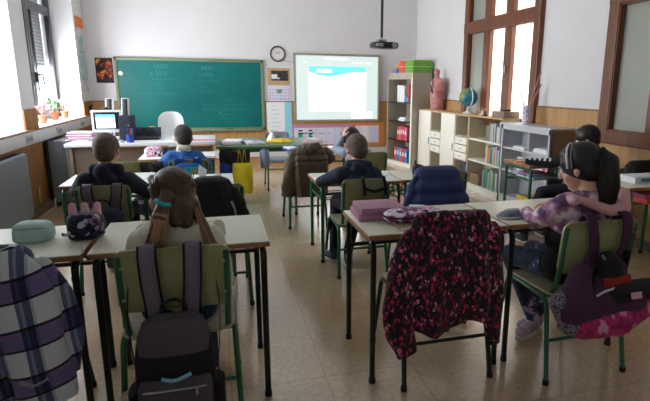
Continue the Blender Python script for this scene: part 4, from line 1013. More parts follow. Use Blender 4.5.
# ------------------------------------------------------------------ bags
def strapped_backpack(loc, rz, label, W=.25, H=.34, D=.13, mats=('bp_grey', 'bp_black', 'bp_strap'), top=.46, strap_z=.70, strap_dx=.09, lean=0.0, pocket=.43):
    """hangs behind a chair back: origin at chair back plane, -Y towards camera"""
    t = thing('backpack', label, 'backpack', loc, rz)
    z1 = top; z0 = top - H; yc = -D / 2 - .01
    def bulge(q, th, u):
        return V((q.x + lean * (u - .5) * .1, q.y - .012 * math.sin(u * PI), q.z + .006 * math.sin(3 * th)))
    secs = []
    for k in range(15):
        u = k / 14; e = (1 - abs(2 * u - 1) ** 5) ** .35 if 0 < u < 1 else .55
        secs.append((0, yc, z0 + H * u, W / 2 * max(e, .6) * (1.0 - .12 * u), D / 2 * max(e, .55) * (1 - .25 * u)))
    MB().loft(secs, 44, 3.2, bulge).build('main_bag', M[mats[1]], t)
    # back pad yoke/top panel
    MB().loft([(0, yc - .012, z1 - .10, W * .43, D * .44), (0, yc - .010, z1 - .05, W * .42, D * .42), (0, yc - .004, z1 - .01, W * .36, D * .34), (0, yc, z1 + .006, W * .26, D * .22)], 40, 3).build('top_flap', M[mats[0]], t)
    # front pocket
    pk = MB().loft([(0, yc - D * .42, z0 + .015, W * .34, .025), (0, yc - D * .46, z0 + .03, W * .42, .045), (0, yc - D * .46, z0 + H * (pocket - .07), W * .43, .048), (0, yc - D * .40, z0 + H * pocket, W * .40, .030), (0, yc - D * .38, z0 + H * (pocket + .02), W * .34, .012)], 40, 3.4).build('front_pocket', M[mats[0]], t)
    zp = MB(); 
    zp.tube([(-W * .36, yc - D * .46 - .036, z0 + H * (pocket - .045)), (-W * .2, yc - D * .46 - .046, z0 + H * (pocket - .035)), (W * .2, yc - D * .46 - .046, z0 + H * (pocket - .035)), (W * .36, yc - D * .46 - .036, z0 + H * (pocket - .045))], .003, 6)
    zp.box((W * .25, yc - D * .46 - .047, z0 + H * (pocket - .07)), (.008, .004, .028), .002); zp.build('zip', M['steel'], pk)
    MB().ribbon([(-.04, yc + D * .25, z1 - .005), (-.035, yc + D * .2, z1 + .035), (0, yc + D * .2, z1 + .05), (.035, yc + D * .2, z1 + .035), (.04, yc + D * .25, z1 - .005)], .016, .006, (0, 1, 0)).build('carry_handle', M[mats[1]], t)
    for s in (-1, 1):
        st = MB().ribbon([(s * (strap_dx - .012), -.03, z1 - .04), (s * (strap_dx - .006), -.028, z1 + .04), (s * strap_dx, -.030, (z1 + strap_z) / 2), (s * (strap_dx + .004), -.026, strap_z - .02), (s * (strap_dx + .004), -.008, strap_z + .012), (s * (strap_dx + .004), .022, strap_z + .004), (s * (strap_dx + .004), .034, strap_z - .07)], .054, .010, (1, 0, 0)).build('shoulder_strap', M[mats[2]], t)
        e = MB()
        for k in (-1, 1): e.ribbon([(s * (strap_dx - .012) + k * .027, -.032, z1 - .04), (s * (strap_dx - .006) + k * .027, -.031, z1 + .04), (s * strap_dx + k * .027, -.033, (z1 + strap_z) / 2), (s * (strap_dx + .004) + k * .027, -.030, strap_z - .02), (s * (strap_dx + .004) + k * .027, -.008, strap_z + .016)], .007, .013, (1, 0, 0))
        e.build('strap_piping', M[mats[1]], st)
        MB().ribbon([(s * (W * .46), -.045, z0 + .05), (s * (W * .50), -.03, z0 + .16), (s * (W * .48 + .02), -.01, z1 - .02), (s * (W * .40 + .03), .02, strap_z - .09)], .014, .003, (0, 1, 0)).build('webbing_strap', M[mats[1]], t)
        MB().loft([(s * W * .46, yc, z0 + .01, .018, D * .3), (s * W * .485, yc, z0 + .03, .024, D * .36), (s * W * .485, yc, z0 + .13, .024, D * .36), (s * W * .475, yc, z0 + .14, .016, D * .3)], 20, 3).build('side_pocket', M[mats[1]], t)
    return t
b1 = strapped_backpack((-.172, 1.745, 0), 0, 'charcoal and black backpack hanging on the ponytail girl chair', W=.265, H=.37, D=.135, top=.505, strap_z=.715, strap_dx=.066, pocket=.50)
MB().ribbon([(-.04, -.158, .335), (0, -.163, .327), (.05, -.158, .342)], .012, .004, (0, 0, 1)).build('pale_blue_tab', M['paper_blue'], b1)
MB().box((.02, -.172, .165), (.05, .004, .012), .001).build('lettering_badge', M['steel'], b1)
tag(MB().lathe([(.001, .135), (.026, .135), (.028, .15), (.028, .235), (.018, .245), (.018, .26), (.001, .26)], (-.325, 1.66, 0)).build('water_bottle', M['ply_seat']), 'small pale bottle in the side pocket of the charcoal backpack', 'bottle')
b2 = strapped_backpack((-.665, 3.262, 0), 0, 'dark navy backpack with grey straps on the chair of the boy at the left', W=.27, H=.28, D=.14, mats=('bp_navy', 'bp_navy', 'bp_strap'), top=.54, strap_z=.655, strap_dx=.075)
b3 = strapped_backpack((-.50, 4.225, 0), 0, 'dark backpack with pale piping between the empty green chair and the blue boy', W=.24, H=.30, D=.12, mats=('bp_navy', 'bp_black', 'bp_black'), top=.56, strap_z=.645, strap_dx=.05)
b5 = strapped_backpack((-.235, 4.272, 0), 0, 'bright blue bag with a cyan and yellow panel on the blue boy chair', W=.25, H=.20, D=.06, mats=('blue', 'blue', 'blue'), top=.635, strap_z=.655, strap_dx=.07)
MB().box((.02, -.085, .56), (.10, .006, .11), .002).build('cyan_panel', M['cyan_panel'], b5)
MB().box((.045, -.090, .57), (.05, .006, .06), .002).build('yellow_print', M['yellow_print'], b5)
b4 = thing('strap_bundle', 'black bag straps looped over the centre boy chair', 'strap', (.91, 3.125, 0))
q = MB()
for x in (-.04, .10): q.ribbon([(x, .03, .61), (x, .012, .673), (x, -.026, .673), (x + .008, -.034, .62), (x + .012, -.036, .56)], .02, .006)
q.ribbon([(-.04, -.04, .615), (.03, -.048, .59), (.10, -.042, .605)], .02, .008, (0, 0, 1)); q.build('webbing', M['bp_black'], b4)
MB().loft([(.03, -.05, .35, .10, .03), (.03, -.06, .38, .13, .045), (.03, -.06, .46, .13, .045), (.03, -.05, .50, .10, .03)], 30, 3).build('hanging_pouch', M['bp_navy'], b4)

# plum backpack: slumped sideways
t = thing('backpack', 'plum and magenta backpack slumped on the chair of the girl in pink', 'backpack', (1.50, 1.68, 0))
pb = MB(); pr = []
def pc_(a, b, ra, rb, k, bias=0): pb.cap(a, b, ra, rb); pr.append(('c', a, b, ra, rb, k, bias))
pc_((-.13, -.05, .52), (-.17, -.08, .40), .045, .070, 0); pc_((.03, -.05, .52), (-.03, -.08, .42), .055, .080, 0); pc_((-.18, -.08, .38), (.06, -.10, .41), .072, .078, 0)
pc_((.00, -.05, .56), (.00, -.07, .49), .045, .06, 2); pc_((-.01, -.125, .455), (.17, -.10, .445), .048, .046, 2, -.004)
pc_((-.14, -.10, .325), (.0, -.13, .34), .060, .065, 1, -.006); pc_((.0, -.13, .34), (.12, -.12, .375), .062, .048, 1, -.006)
pc_((-.225, -.06, .41), (-.185, -.09, .33), .042, .050, 3, -.004)
blend(pb, 'main_bag', [M['bp_purple'], M['bp_magenta'], M['bp_black'], M['mesh_grey'], M['bp_red']], t, .008, 4, pr)
for s, dx in ((-1, -.075), (1, .095)):
    MB().ribbon([(s * .06 - .05, -.05, .52), (dx * .85, -.035, .60), (dx, -.03, .70), (dx, -.008, .745), (dx, .028, .735), (dx, .04, .66)], .045, .010).build('shoulder_strap', M['bp_purple'], t)
MB().ribbon([(-.07, -.06, .60), (-.02, -.075, .53), (.02, -.08, .51), (.06, -.07, .53), (.09, -.05, .60)], .030, .010, (0, 1, .3)).build('carry_handle', M['bp_black'], t)
MB().ribbon([(-.045, -.06, .595), (-.01, -.075, .55), (.02, -.085, .53)], .012, .006, (1, 0, 0)).build('pale_piping', M['grey_plastic'], t)
MB().box((.035, -.178, .462), (.05, .006, .026), .003, rot=Matrix.Rotation(-.3, 4, 'X')).build('pink_label', M['pinktrim'], t)
MB().ribbon([(-.11, -.130, .455), (-.08, -.138, .475), (-.03, -.140, .485)], .009, .004, (0, 0, 1)).build('white_piping', M['paper'], t)
MB().ribbon([(-.07, -.115, .50), (-.02, -.130, .505), (.05, -.12, .51)], .035, .012, (0, .3, 1)).build('red_lining', M['bp_red'], t)

# pencil case with pink flaps on left desk
t = thing('pencil_case', 'dark patterned pencil case with three pink upright flaps on the left front desk', 'pencil case', (-.510, 2.15, .664))
def fold(a, n, ph=0): return lambda q, th, u: q + V((math.cos(th), math.sin(th), 0)) * a * math.sin(n * th + ph)
MB().loft([(0, 0, .0, .048, .05), (0, 0, .008, .062, .062), (0, 0, .05, .066, .060), (0, 0, .08, .060, .050), (0, 0, .095, .045, .034)], 36, 2.6, fold(.003, 5)).build('pouch', M['dark_print'], t)
for k in (-1, 0, 1): MB().loft([(k * .042, .01, .055, .013, .010), (k * .042, .012, .09, .016, .012), (k * .044, .015, .125, .013, .010), (k * .044, .016, .133, .006, .005)], 16, 2.2).build('pink_flap', M['pinktrim'], t)
MB().ribbon([(-.07, -.055, .03), (0, -.062, .02), (.07, -.05, .03)], .012, .004, (0, 0, 1)).build('white_badge', M['dark_print'], t)
# aqua pouch
t = thing('aqua_pouch', 'pale aqua fabric pouch on the left front desk by the plaid jacket', 'pouch', (-.69, 2.16, .664))
MB().loft([(0, 0, 0, .055, .055), (0, 0, .01, .064, .062), (0, 0, .035, .064, .058), (-.003, .005, .06, .058, .045), (-.003, .008, .068, .045, .03)], 36, 3, fold(.003, 4)).build('pouch', M['teal_bag'], t)
MB().tube([(-.05, -.042, .052), (0, -.055, .055), (.05, -.042, .052)], .002, 6).build('zip', M['grey_plastic'], t)
# pencil on the gap
tag(MB().tube([(-.497, 2.00, .672), (-.470, 1.90, .672)], .004, 6).build('pencil', M['grey_plastic']), 'grey pencil lying across the joint of the two left front desks', 'pencil')

# pink books and cases on desk A
def fbook(x, y, z, w, d, h, rz, cov, lb, name='book', cat='book'):
    o = MB().box((0, 0, h / 2), (w, d, h), .003, mi=0).build(name, M[cov]); o.location = (x, y, z); o.rotation_euler = (0, 0, rz); tag(o, lb, cat)
    MB().box((0.001, -.001, h / 2), (w + .001, d + .001, h * .72), .001).build('pages', M['pink_page' if cov == 'pink_box' else 'paper'], o); return o
fbook(.685, 2.20, .664, .21, .19, .030, -.05, 'pink_box', 'thick mauve pink book, lower one of the pair on the front desk')
fbook(.69, 2.195, .6945, .20, .18, .026, -.02, 'pink_box', 'mauve pink book, upper one of the pair on the front desk')
fbook(.79, 2.02, .664, .19, .17, .016, .12, 'kraft', 'flat book under the round printed pencil case')
t = thing('pencil_case', 'white and purple printed zip case on the flat book', 'pencil case', (.765, 2.045, .6805), .1)
MB().loft([(0, 0, 0, .085, .06), (0, 0, .012, .098, .072), (0, 0, .03, .094, .068), (0, 0, .045, .06, .04), (0, 0, .048, .03, .02)], 36, 2.2).build('case_body', M['white_print'], t)
MB().tube([(.098 * math.cos(a), .072 * math.sin(a), .022) for a in [2 * PI * k / 30 for k in range(31)]], .004, 6).build('zip', M['bp_black'], t)
t = thing('pencil_case', 'pink and white printed case behind the pink print jacket', 'pencil case', (.885, 2.15, .664), -.3)
MB().loft([(0, 0, 0, .08, .045), (0, 0, .01, .09, .055), (0, 0, .03, .088, .05), (0, 0, .042, .05, .03)], 36, 2.4).build('case_body', M['pinkdark_print'], t)
MB().box((-.02, 0, .043), (.07, .04, .008), .003).build('white_tag', M['paper'], t)

# ------------------------------------------------------------------ garments hung on chairs
def garment(loc, label, mat_, secs, foldamp=.012, folds=7, ph=0.0, hem=None, p=2.4, rz=0.0, quilt=None, cat='jacket', seg=72, name='jacket'):
    t = thing(name, label, cat, loc, rz); n = len(secs)
    def f(q, th, u):
        a = foldamp * (1 - u) ** .8
        r = a * (math.sin(folds * th + ph) + .5 * math.sin((folds * 2 + 1) * th + ph * 2 + u * 3))
        q = q + V((math.cos(th) * r * .5, math.sin(th) * r, 0))
        if quilt: q = q + V((math.cos(th), math.sin(th), 0)) * quilt[1] * abs(math.sin(PI * q.z / quilt[0]))
        if hem: q.z += hem(q.x) * (1 - u) ** 2
        return q
    # resample sections
    S = []; k = 34
    for i in range(k + 1):
        u = i / k * (n - 1); j = min(int(u), n - 2); v = u - j; v2 = v
        S.append(tuple(secs[j][c] * (1 - v2) + secs[j + 1][c] * v2 for c in range(5)))
    MB().loft(S, seg, p, f).build('jacket_body', mat_, t)
    return t
def sleeve(t, pts, r, mat_, name='sleeve', flat=.6, quilt=None):
    """pts top->cuff ; r radii list"""
    P = [V(q) for q in pts]; S = []; rr = []
    for i in range(len(P) - 1):
        for k in range(6): u = k / 6; S.append(P[i].lerp(P[i + 1], u)); rr.append(r[i] * (1 - u) + r[i + 1] * u)
    S.append(P[-1]); rr.append(r[-1]); mb = MB(); vs = []; fs = []; seg = 24
    for _ in range(3):
        S = [S[0]] + [(S[i - 1] + S[i] * 2 + S[i + 1]) / 4 for i in range(1, len(S) - 1)] + [S[-1]]
    for i, q in enumerate(S):
        T = (S[min(i + 1, len(S) - 1)] - S[max(i - 1, 0)]).normalized(); A = V((0, -1, 0)); A = (A - T * A.dot(T)).normalized(); B = T.cross(A)
        a = rr[i] * (1 if i else .6)
        if quilt: a *= 1 + .12 * abs(math.sin(i * PI / 4))
        for k in range(seg):
            th = 2 * PI * k / seg; w = 1 + .08 * math.sin(3 * th + i * .5)
            vs.append(q + (B * math.cos(th) + A * math.sin(th) * flat) * a * w)
    for i in range(len(S) - 1):
        for k in range(seg): fs.append((i * seg + k, i * seg + (k + 1) % seg, (i + 1) * seg + (k + 1) % seg, (i + 1) * seg + k))
    fs.append(tuple(reversed(range(seg)))); fs.append(tuple((len(S) - 1) * seg + k for k in range(seg)))
    return mb.add(vs, fs).build(name, mat_, t)

# pink print jacket (front row)
t = garment((.865, 1.80, 0), 'black jacket with pink print draped over the front row chair', M['floral'],
    [(-.01, -.03, .325, .205, .055), (-.005, -.03, .45, .205, .062), (.0, -.02, .60, .185, .060), (.005, -.01, .70, .172, .052), (.01, 0, .745, .165, .042), (.01, .005, .765, .150, .022)],
    .020, 6, .5, hem=lambda x: -.02 + .02 * math.sin(x * 20))
sleeve(t, [(-.15, -.03, .71), (-.205, -.045, .58), (-.235, -.055, .42), (-.22, -.065, .30), (-.195, -.07, .215)], [.045, .058, .062, .058, .042], M['floral'])
sleeve(t, [(.16, -.03, .72), (.178, -.04, .58), (.19, -.045, .42), (.195, -.05, .29), (.195, -.05, .20)], [.042, .044, .044, .040, .032], M['floral'])
sleeve(t, [(-.12, -.02, .755), (-.05, -.06, .765), (.03, -.055, .745), (.11, -.035, .76)], [.022, .026, .024, .02], M['floral'], 'collar')
MB().tube([(-.262, -.06, .36), (-.268, -.062, .30)], .003, 6).build('drawstring', M['bp_black'], t)
# plaid jacket (left)
t = garment((-.725, 1.73, 0), 'grey navy and purple plaid jacket hung on the chair at the left edge', M['plaid'],
    [(-.06, -.04, .275, .20, .06), (-.05, -.035, .45, .205, .06), (-.03, -.03, .60, .19, .055), (0, -.01, .70, .17, .048), (0, 0, .745, .155, .038), (0, .005, .765, .135, .02)],
    .022, 5, 1.5)
sleeve(t, [(.10, -.04, .765), (.14, -.07, .68), (.155, -.08, .55), (.165, -.085, .40), (.175, -.085, .29)], [.04, .072, .088, .090, .084], M['plaid'], flat=.55)
sleeve(t, [(.18, -.03, .73), (.225, -.04, .62), (.245, -.045, .47), (.23, -.05, .36)], [.03, .042, .045, .035], M['plaid'])
sleeve(t, [(.125, -.155 + .02, .385), (.16, -.155 + .02, .365), (.20, -.15 + .02, .385)], [.008, .007, .006], M['grey_plastic'], 'cuff_tab')
# navy puffer
t = garment((1.335, 2.98, 0), 'navy blue quilted puffer jacket hung on a chair behind the front desks', M['navy_puffer'],
    [(.01, -.03, .42, .225, .075), (0, -.03, .50, .215, .078), (-.01, -.02, .60, .185, .07), (-.01, -.01, .69, .155, .055), (-.01, 0, .74, .125, .035), (-.01, .005, .755, .11, .02)],
    .008, 5, .3, quilt=(.085, .014))
sleeve(t, [(-.12, -.02, .71), (-.175, -.03, .62), (-.205, -.04, .52), (-.20, -.04, .42)], [.03, .042, .045, .04], M['navy_puffer'], quilt=True)
sleeve(t, [(-.175, -.05, .50), (-.205, -.055, .45), (-.22, -.05, .40)], [.022, .03, .03], M['teal_cloth'], 'lining_flap')
# olive puffer
t = garment((.755, 4.42, 0), 'olive brown hooded puffer jacket hung on a chair behind the centre boy', M['olive_puffer'],
    [(.0, -.03, .30, .145, .06), (0, -.03, .45, .15, .07), (0, -.02, .60, .155, .07), (0, -.01, .68, .145, .06), (0, 0, .72, .12, .05), (0, .005, .74, .09, .03)],
    .008, 5, .3, quilt=(.055, .010))
sleeve(t, [(-.10, -.02, .70), (-.155, -.03, .58), (-.185, -.04, .42), (-.205, -.04, .30)], [.045, .062, .060, .045], M['olive_puffer'], quilt=True)
sleeve(t, [(.10, -.02, .69), (.165, .03, .64), (.20, .06, .58)], [.05, .058, .045], M['olive_puffer'], quilt=True)
sleeve(t, [(-.07, -.03, .73), (0, -.075, .71), (.08, -.03, .73)], [.035, .045, .035], M['olive_puffer'], 'hood')
MB().tube([(-.055, -.06, .74), (-.03, -.105, .66), (-.01, -.10, .60)], .005, 6).build('hood_cord', M['bp_black'], t)
# black jacket
t = garment((-.055, 2.86, 0), 'black puffer jacket hung on the chair behind the ponytail girl', M['black_puffer'],
    [(.0, -.03, .40, .16, .075), (0, -.03, .50, .155, .08), (0, -.02, .62, .14, .075), (0, -.01, .70, .12, .06), (0, 0, .745, .09, .045), (0, .005, .76, .06, .03)],
    .012, 5, .8, quilt=(.07, .008))
sleeve(t, [(.09, -.02, .70), (.125, -.03, .62), (.15, -.04, .50), (.155, -.04, .40)], [.04, .05, .05, .042], M['black_puffer'], quilt=True)
sleeve(t, [(-.09, -.02, .70), (-.13, -.03, .60), (-.15, -.04, .45)], [.04, .05, .045], M['black_puffer'], quilt=True)
MB().ribbon([(.105, -.09, .64), (.12, -.10, .60), (.125, -.10, .565)], .012, .003).build('white_label', M['steel'], t)
# black coat on the chair beside the right desk
t = garment((2.99, 3.02, 0), 'dark coat hung beside the right wall behind the ponytail of the girl in pink', M['black_puffer'],
    [(0, 0, .46, .15, .05), (0, 0, .60, .16, .06), (0, 0, .70, .15, .05), (0, 0, .735, .12, .03)], .01, 5, 0)
MB().tube([(.13, .05, .0), (.13, .05, .70), (-.10, .05, .70), (-.10, .05, 0)], .011, 8, fillet=.05).build('stand_frame', M['tube'], t)

# hanging bags on the green table
def plastic_bag(loc, w, h, d, m, label, cat='bag', name='carrier_bag', hh=.02):
    t = thing(name, label, cat, loc)
    secs = [(0, 0, -h, w / 2 * .92, d / 2 * .8), (0, 0, -h + .02, w / 2, d / 2), (0, 0, -h * .5, w / 2 * 1.02, d / 2 * 1.1), (0, 0, -h * .12, w / 2 * .98, d / 2 * .5), (0, 0, 0, w / 2 * .94, d / 2 * .15)]
    S = []
    for i in range(16):
        u = i / 15 * 4; j = min(int(u), 3); v = u - j; S.append(tuple(secs[j][c] * (1 - v) + secs[j + 1][c] * v for c in range(5)))
    MB().loft(S, 40, 3.5, lambda q, th, u: q + V((0, math.sin(th)) + (0,)) * .008 * math.sin(5 * th + 4 * u) ).build('bag_body', M[m], t)
    for s in (-1, 1): MB().ribbon([(s * w * .12 - w * .1, 0, -.01), (s * w * .12, .01, hh), (s * w * .12 + w * .1, 0, -.01)], .012, .003, (0, 1, 0)).build('bag_handle', M[m], t)
    return t
plastic_bag((.225, 5.43, .455), .205, .32, .07, 'yellow', 'yellow plastic bag hanging from the near edge of the green table', hh=.14)
plastic_bag((.065, 5.46, .46), .14, .32, .07, 'blue_bag', 'royal blue bag hanging left of the yellow bag', hh=.13)
t = thing('black_bag', 'black bag hanging under the green table edge above the yellow bag', 'bag', (.155, 5.50, .58)); MB().loft([(0, 0, -.15, .12, .05), (0, 0, -.13, .15, .06), (0, 0, -.03, .155, .055), (0, 0, 0, .14, .03)], 36, 3, fold(.006, 6)).build('bag_body', M['bp_black'], t); MB().ribbon([(-.06, -.05, -.02), (0, -.06, .0), (.06, -.05, -.02)], .02, .006, (0, 0, 1)).build('bag_handle', M['bp_grey'], t)
t = plastic_bag((.455, 5.44, .585), .10, .19, .08, 'grey_bag', 'blue-grey plastic bag hanging from the middle of the green table')
t = thing('cap', 'grey-blue rounded cap with a white edge under the forearm of the girl in pink', 'cap', (1.295, 2.035, .664), .3)
MB().loft([(0, 0, 0, .085, .05), (0, 0, .006, .088, .052), (0, 0, .02, .07, .04), (0, 0, .032, .04, .022)], 30, 2.2).build('cap_body', M['grey_bag'], t)
MB().tube([(.089 * math.cos(a_), .053 * math.sin(a_), .006) for a_ in [math.radians(k_) for k_ in range(180, 365, 12)]], .003, 6).build('white_edge', M['paper'], t)
# things on green table
def flat(x, y, z, w, d, h, rz, m, lb, name, cat, m2='paper'):
    o = MB().box((0, 0, h / 2), (w, d, h), .002).build(name, M[m]); o.location = (x, y, z); o.rotation_euler = (0, 0, rz); tag(o, lb, cat)
    if name == 'book': MB().box((.002, -.002, h / 2), (w, d, h * .6), .001).build('pages', M[m2], o)
    return o
ZG = .623
flat(.12, 5.72, ZG, .20, .26, .025, .1, 'paper_pink', 'pink covered book at the left end of the green table', 'book', 'book')
flat(.15, 5.70, ZG + .026, .18, .22, .02, -.2, 'paper', 'white covered book on the pink one on the green table', 'book', 'book')
flat(.36, 5.72, ZG, .20, .24, .022, .25, 'paper_lilac', 'lilac covered book in the middle of the green table', 'book', 'book')
flat(.34, 5.74, ZG + .023, .12, .18, .02, -.3, 'grey_plastic', 'grey notebook on the lilac book', 'book', 'book')
flat(.30, 6.0, ZG, .18, .2, .03, 0, 'board_frame', 'olive folder at the back of the green table', 'folder', 'folder')
yc = MB().loft([(0, 0, 0, .14, .08), (0, 0, .008, .15, .09), (0, 0, .022, .12, .07), (.01, 0, .038, .06, .04), (.01, 0, .045, .02, .015)], 48, 2.1, fold(.010, 7)).build('yellow_cloth', M['lemon']); yc.location = (.66, 5.78, ZG); tag(yc, 'crumpled yellow cloth on the green table', 'cloth')
t = thing('craft_paper_figure', 'crumpled white paper standing beside the yellow cloth', 'paper', (.58, 5.92, ZG)); MB().loft([(0, 0, 0, .05, .04), (0, 0, .04, .04, .03), (.01, 0, .09, .015, .02), (-.02, 0, .12, .01, .01)], 14, 2, fold(.008, 3)).build('crumpled_sheet', M['paper'], t); MB().box((.03, .02, .05), (.02, .03, .08), .004, rot=.5).build('grey_fold', M['grey_plastic'], t)
flat(1.02, 5.72, ZG, .2, .14, .02, .1, 'paper_pink', 'thin pink book at the right end of the green table', 'book', 'book')
# on desks
ZD = .624
flat(-.17, 3.60, ZD, .20, .15, .004, .2, 'paper', 'flat white sheet on the desk ahead of the black jacket', 'paper_sheet', 'paper')
t = thing('folded_paper', 'white folded paper standing up on the desk ahead of the black jacket', 'paper', (-.115, 3.66, ZD)); MB().plate([(-.02, 0), (.02, 0), (.03, .05), (.0, .07), (-.02, .09), (-.03, .03)], .003).plate([(-.05, 0), (.07, 0), (.05, .02), (.0, .012)], .003, Matrix.Rotation(.8, 4, 'Z') @ Matrix.Translation((.05, -.06, 0))).build('paper_fold', M['paper'], t)
t = thing('pencil_case', 'pink white and black pencil case on the desk beside the blue boy', 'pencil case', (-.545, 4.84, ZD)); MB().loft([(0, 0, 0, .07, .04), (0, 0, .01, .085, .05), (0, 0, .06, .08, .045), (0, 0, .085, .05, .025)], 36, 2.8, fold(.003, 5)).build('case_body', M['pinkdark_print'], t); MB().loft([(.09, 0, 0, .02, .035), (.09, 0, .02, .028, .04), (.09, 0, .06, .024, .035), (.09, 0, .075, .012, .02)], 20, 2.5).build('black_end', M['bp_black'], t)
flat(-.12, 4.80, ZD, .16, .2, .006, .1, 'paper', 'white sheet on the right part of the blue boy desk', 'paper_sheet', 'paper')
flat(.755, 3.62, .579, .16, .20, .006, .05, 'paper', 'open white exercise book at the left arm of the centre boy', 'exercise_book', 'book')
flat(1.16, 3.78, .579, .20, .20, .006, -.35, 'paper', 'white sheet at the right side of the centre boy desk', 'paper_sheet', 'paper')
t = thing('pencil_case', 'dark pencil case standing on the desk ahead of the navy jacket', 'pencil case', (1.45, 3.60, .579)); MB().loft([(0, 0, 0, .04, .03), (0, 0, .04, .05, .035), (0, 0, .08, .04, .03), (0, 0, .09, .02, .015)], 24, 2.5).build('case_body', M['bp_navy'], t); MB().tube([(-.02, 0, .08), (-.03, 0, .12)], .006, 6).build('pen', M['bp_black'], t)
fb = flat(.73, 5.02, ZD, .20, .20, .02, .35, 'blue_bag', 'blue edged book on the desk ahead of the olive jacket', 'book', 'book')
flat(.72, 5.02, ZD + .021, .19, .19, .012, .2, 'paper_lilac', 'white workbook on the blue edged book', 'book', 'book')
flat(.77, 5.05, ZD + .034, .10, .08, .004, .5, 'blue_box', 'small blue card on the white workbook', 'card', 'card')
flat(.96, 5.0, ZD, .16, .18, .03, -.1, 'red_box', 'reddish case on the desk right of the blue edged book', 'case', 'case')
flat(1.17, 5.02, ZD, .20, .24, .006, 0, 'teal_bag', 'pale green exercise book before the child resting a hand on the head', 'exercise_book', 'book')
# right desk (wooden top) stuff
flat(2.58, 3.84, ZD, .22, .20, .01, .05, 'kraft', 'open brown folder on the wooden topped desk', 'folder', 'folder')
zr = .62 - .118
for x, y, w, d, h, m, lb in ((2.60, 3.76, .24, .24, .012, 'paper', 'white workbook in the rack under the wooden topped desk, lower one'), (2.59, 3.75, .22, .22, .012, 'blue_box', 'blue workbook in the rack under the wooden topped desk')):
    flat(x, y, zr + (.013 if m == 'blue_box' else 0), w, d, h, .05, m, lb, 'book', 'book')
flat(2.58, 3.77, zr + .027, .2, .2, .014, -.05, 'paper_pink', 'pink white book on top of the pile in the wooden topped desk rack', 'book', 'book')
# crate with folders on the floor under that desk
t = thing('folder_crate', 'pale crate with yellow folders under the wooden topped desk', 'crate', (2.66, 3.86, 0)); b = MB().box((0, 0, .01), (.34, .26, .02), .004)
for s in (-1, 1): b.box((s * .165, 0, .12), (.012, .26, .22), .004).box((0, s * .125, .12), (.34, .012, .22), .004)
b.build('crate_box', M['paper_lilac'], t)
for k in range(4): MB().box((-.11 + .07 * k, 0, .17), (.02, .22, .28), .003, rot=Matrix.Rotation(.12, 4, 'Y')).build('folder', M[['lemon', 'kraft', 'lemon', 'board_frame'][k]], t)
# right edge desk stuff
flat(2.80, 2.82, ZD, .26, .14, .045, .0, 'paper', 'white box with blue print on the desk at the right edge', 'paper_box', 'box')
bpy.context.view_layer.update()
o = bpy.data.objects['paper_box']; MB().box((-.03, -.071, .022), (.10, .002, .022), .0).box((.06, -.071, .026), (.05, .002, .012)).build('blue_print', M['blue_box'], o)
flat(2.82, 2.78, zr, .26, .24, .03, .05, 'red_box', 'red folder in the rack of the desk at the right edge, lower one', 'folder', 'folder')
flat(2.82, 2.78, zr + .031, .24, .22, .03, -.05, 'pink', 'pinkish red folder in the rack of the desk at the right edge, upper one', 'folder', 'folder')
# light switch / socket on right wainscot

# ------------------------------------------------------------------ children
class Body:
    def __init__(s, mats): s.mb = MB(); s.pr = []; s.mats = mats
    def c(s, a, b, ra, rb, k, bias=0): s.mb.cap(a, b, ra, rb); s.pr.append(('c', tuple(a), tuple(b), ra, rb, k, bias))
    def chain(s, pts, rs, k, bias=0):
        for i in range(len(pts) - 1): s.c(pts[i], pts[i + 1], rs[i], rs[i + 1], k, bias)
    def e(s, c, r, R=None, k=0, bias=0): s.mb.ell(c, r, R); s.pr.append(('e', tuple(c), None, tuple(r), (np.array(R) if R is not None else None), k, bias))
    def hand(s, w, d, n, side, k, curl=.5, sc=.82, spread=.08):
        """w wrist, d pointing direction, n palm-back normal, side +1 thumb on (d x n) side"""
        w = V(w); d = V(d).normalized(); n = V(n); n = (n - d * n.dot(d)).normalized(); x = d.cross(n) * side
        R = Matrix((x, d, n)).transposed()
        s.e(w + d * .038 * sc, (.032 * sc, .042 * sc, .014 * sc), R, k)
        for i, (o, L) in enumerate(((.024, .062), (.009, .070), (-.007, .064), (-.022, .050))):
            a = w + d * .070 * sc + x * o * sc; dd = (d + x * (o * spread * 40 * .1)).normalized(); pts = [a - dd * .012 * sc]; cur = a; ang = 0
            for j, l in enumerate((.45, .32, .23)):
                pts.append(cur) if j == 0 else None
                ang += curl * (.5 if j == 0 else .8); v = dd * math.cos(ang) - n * math.sin(ang); cur = cur + v * L * l * sc; pts.append(cur)
            r0 = .0082 * sc; s.chain(pts, [r0, r0, r0 * .95, r0 * .88, r0 * .78], k)
        a = w + d * .022 * sc + x * .020 * sc; p1 = a + (d * .6 + x * .8 - n * .2).normalized() * .03 * sc; p2 = p1 + (d * .85 + x * .35 - n * .3).normalized() * .026 * sc; p3 = p2 + (d * .95 + x * .05 - n * .3).normalized() * .02 * sc
        s.chain([a, p1, p2, p3], [.012 * sc, .0105 * sc, .0095 * sc, .008 * sc], k)
def head_frame(yaw, pitch, roll=0):
    """face looks along local +Y; yaw about Z (positive turns left), pitch positive nods down"""
    return Matrix.Rotation(yaw, 3, 'Z') @ Matrix.Rotation(-pitch, 3, 'X') @ Matrix.Rotation(roll, 3, 'Y')
SKIN = 0
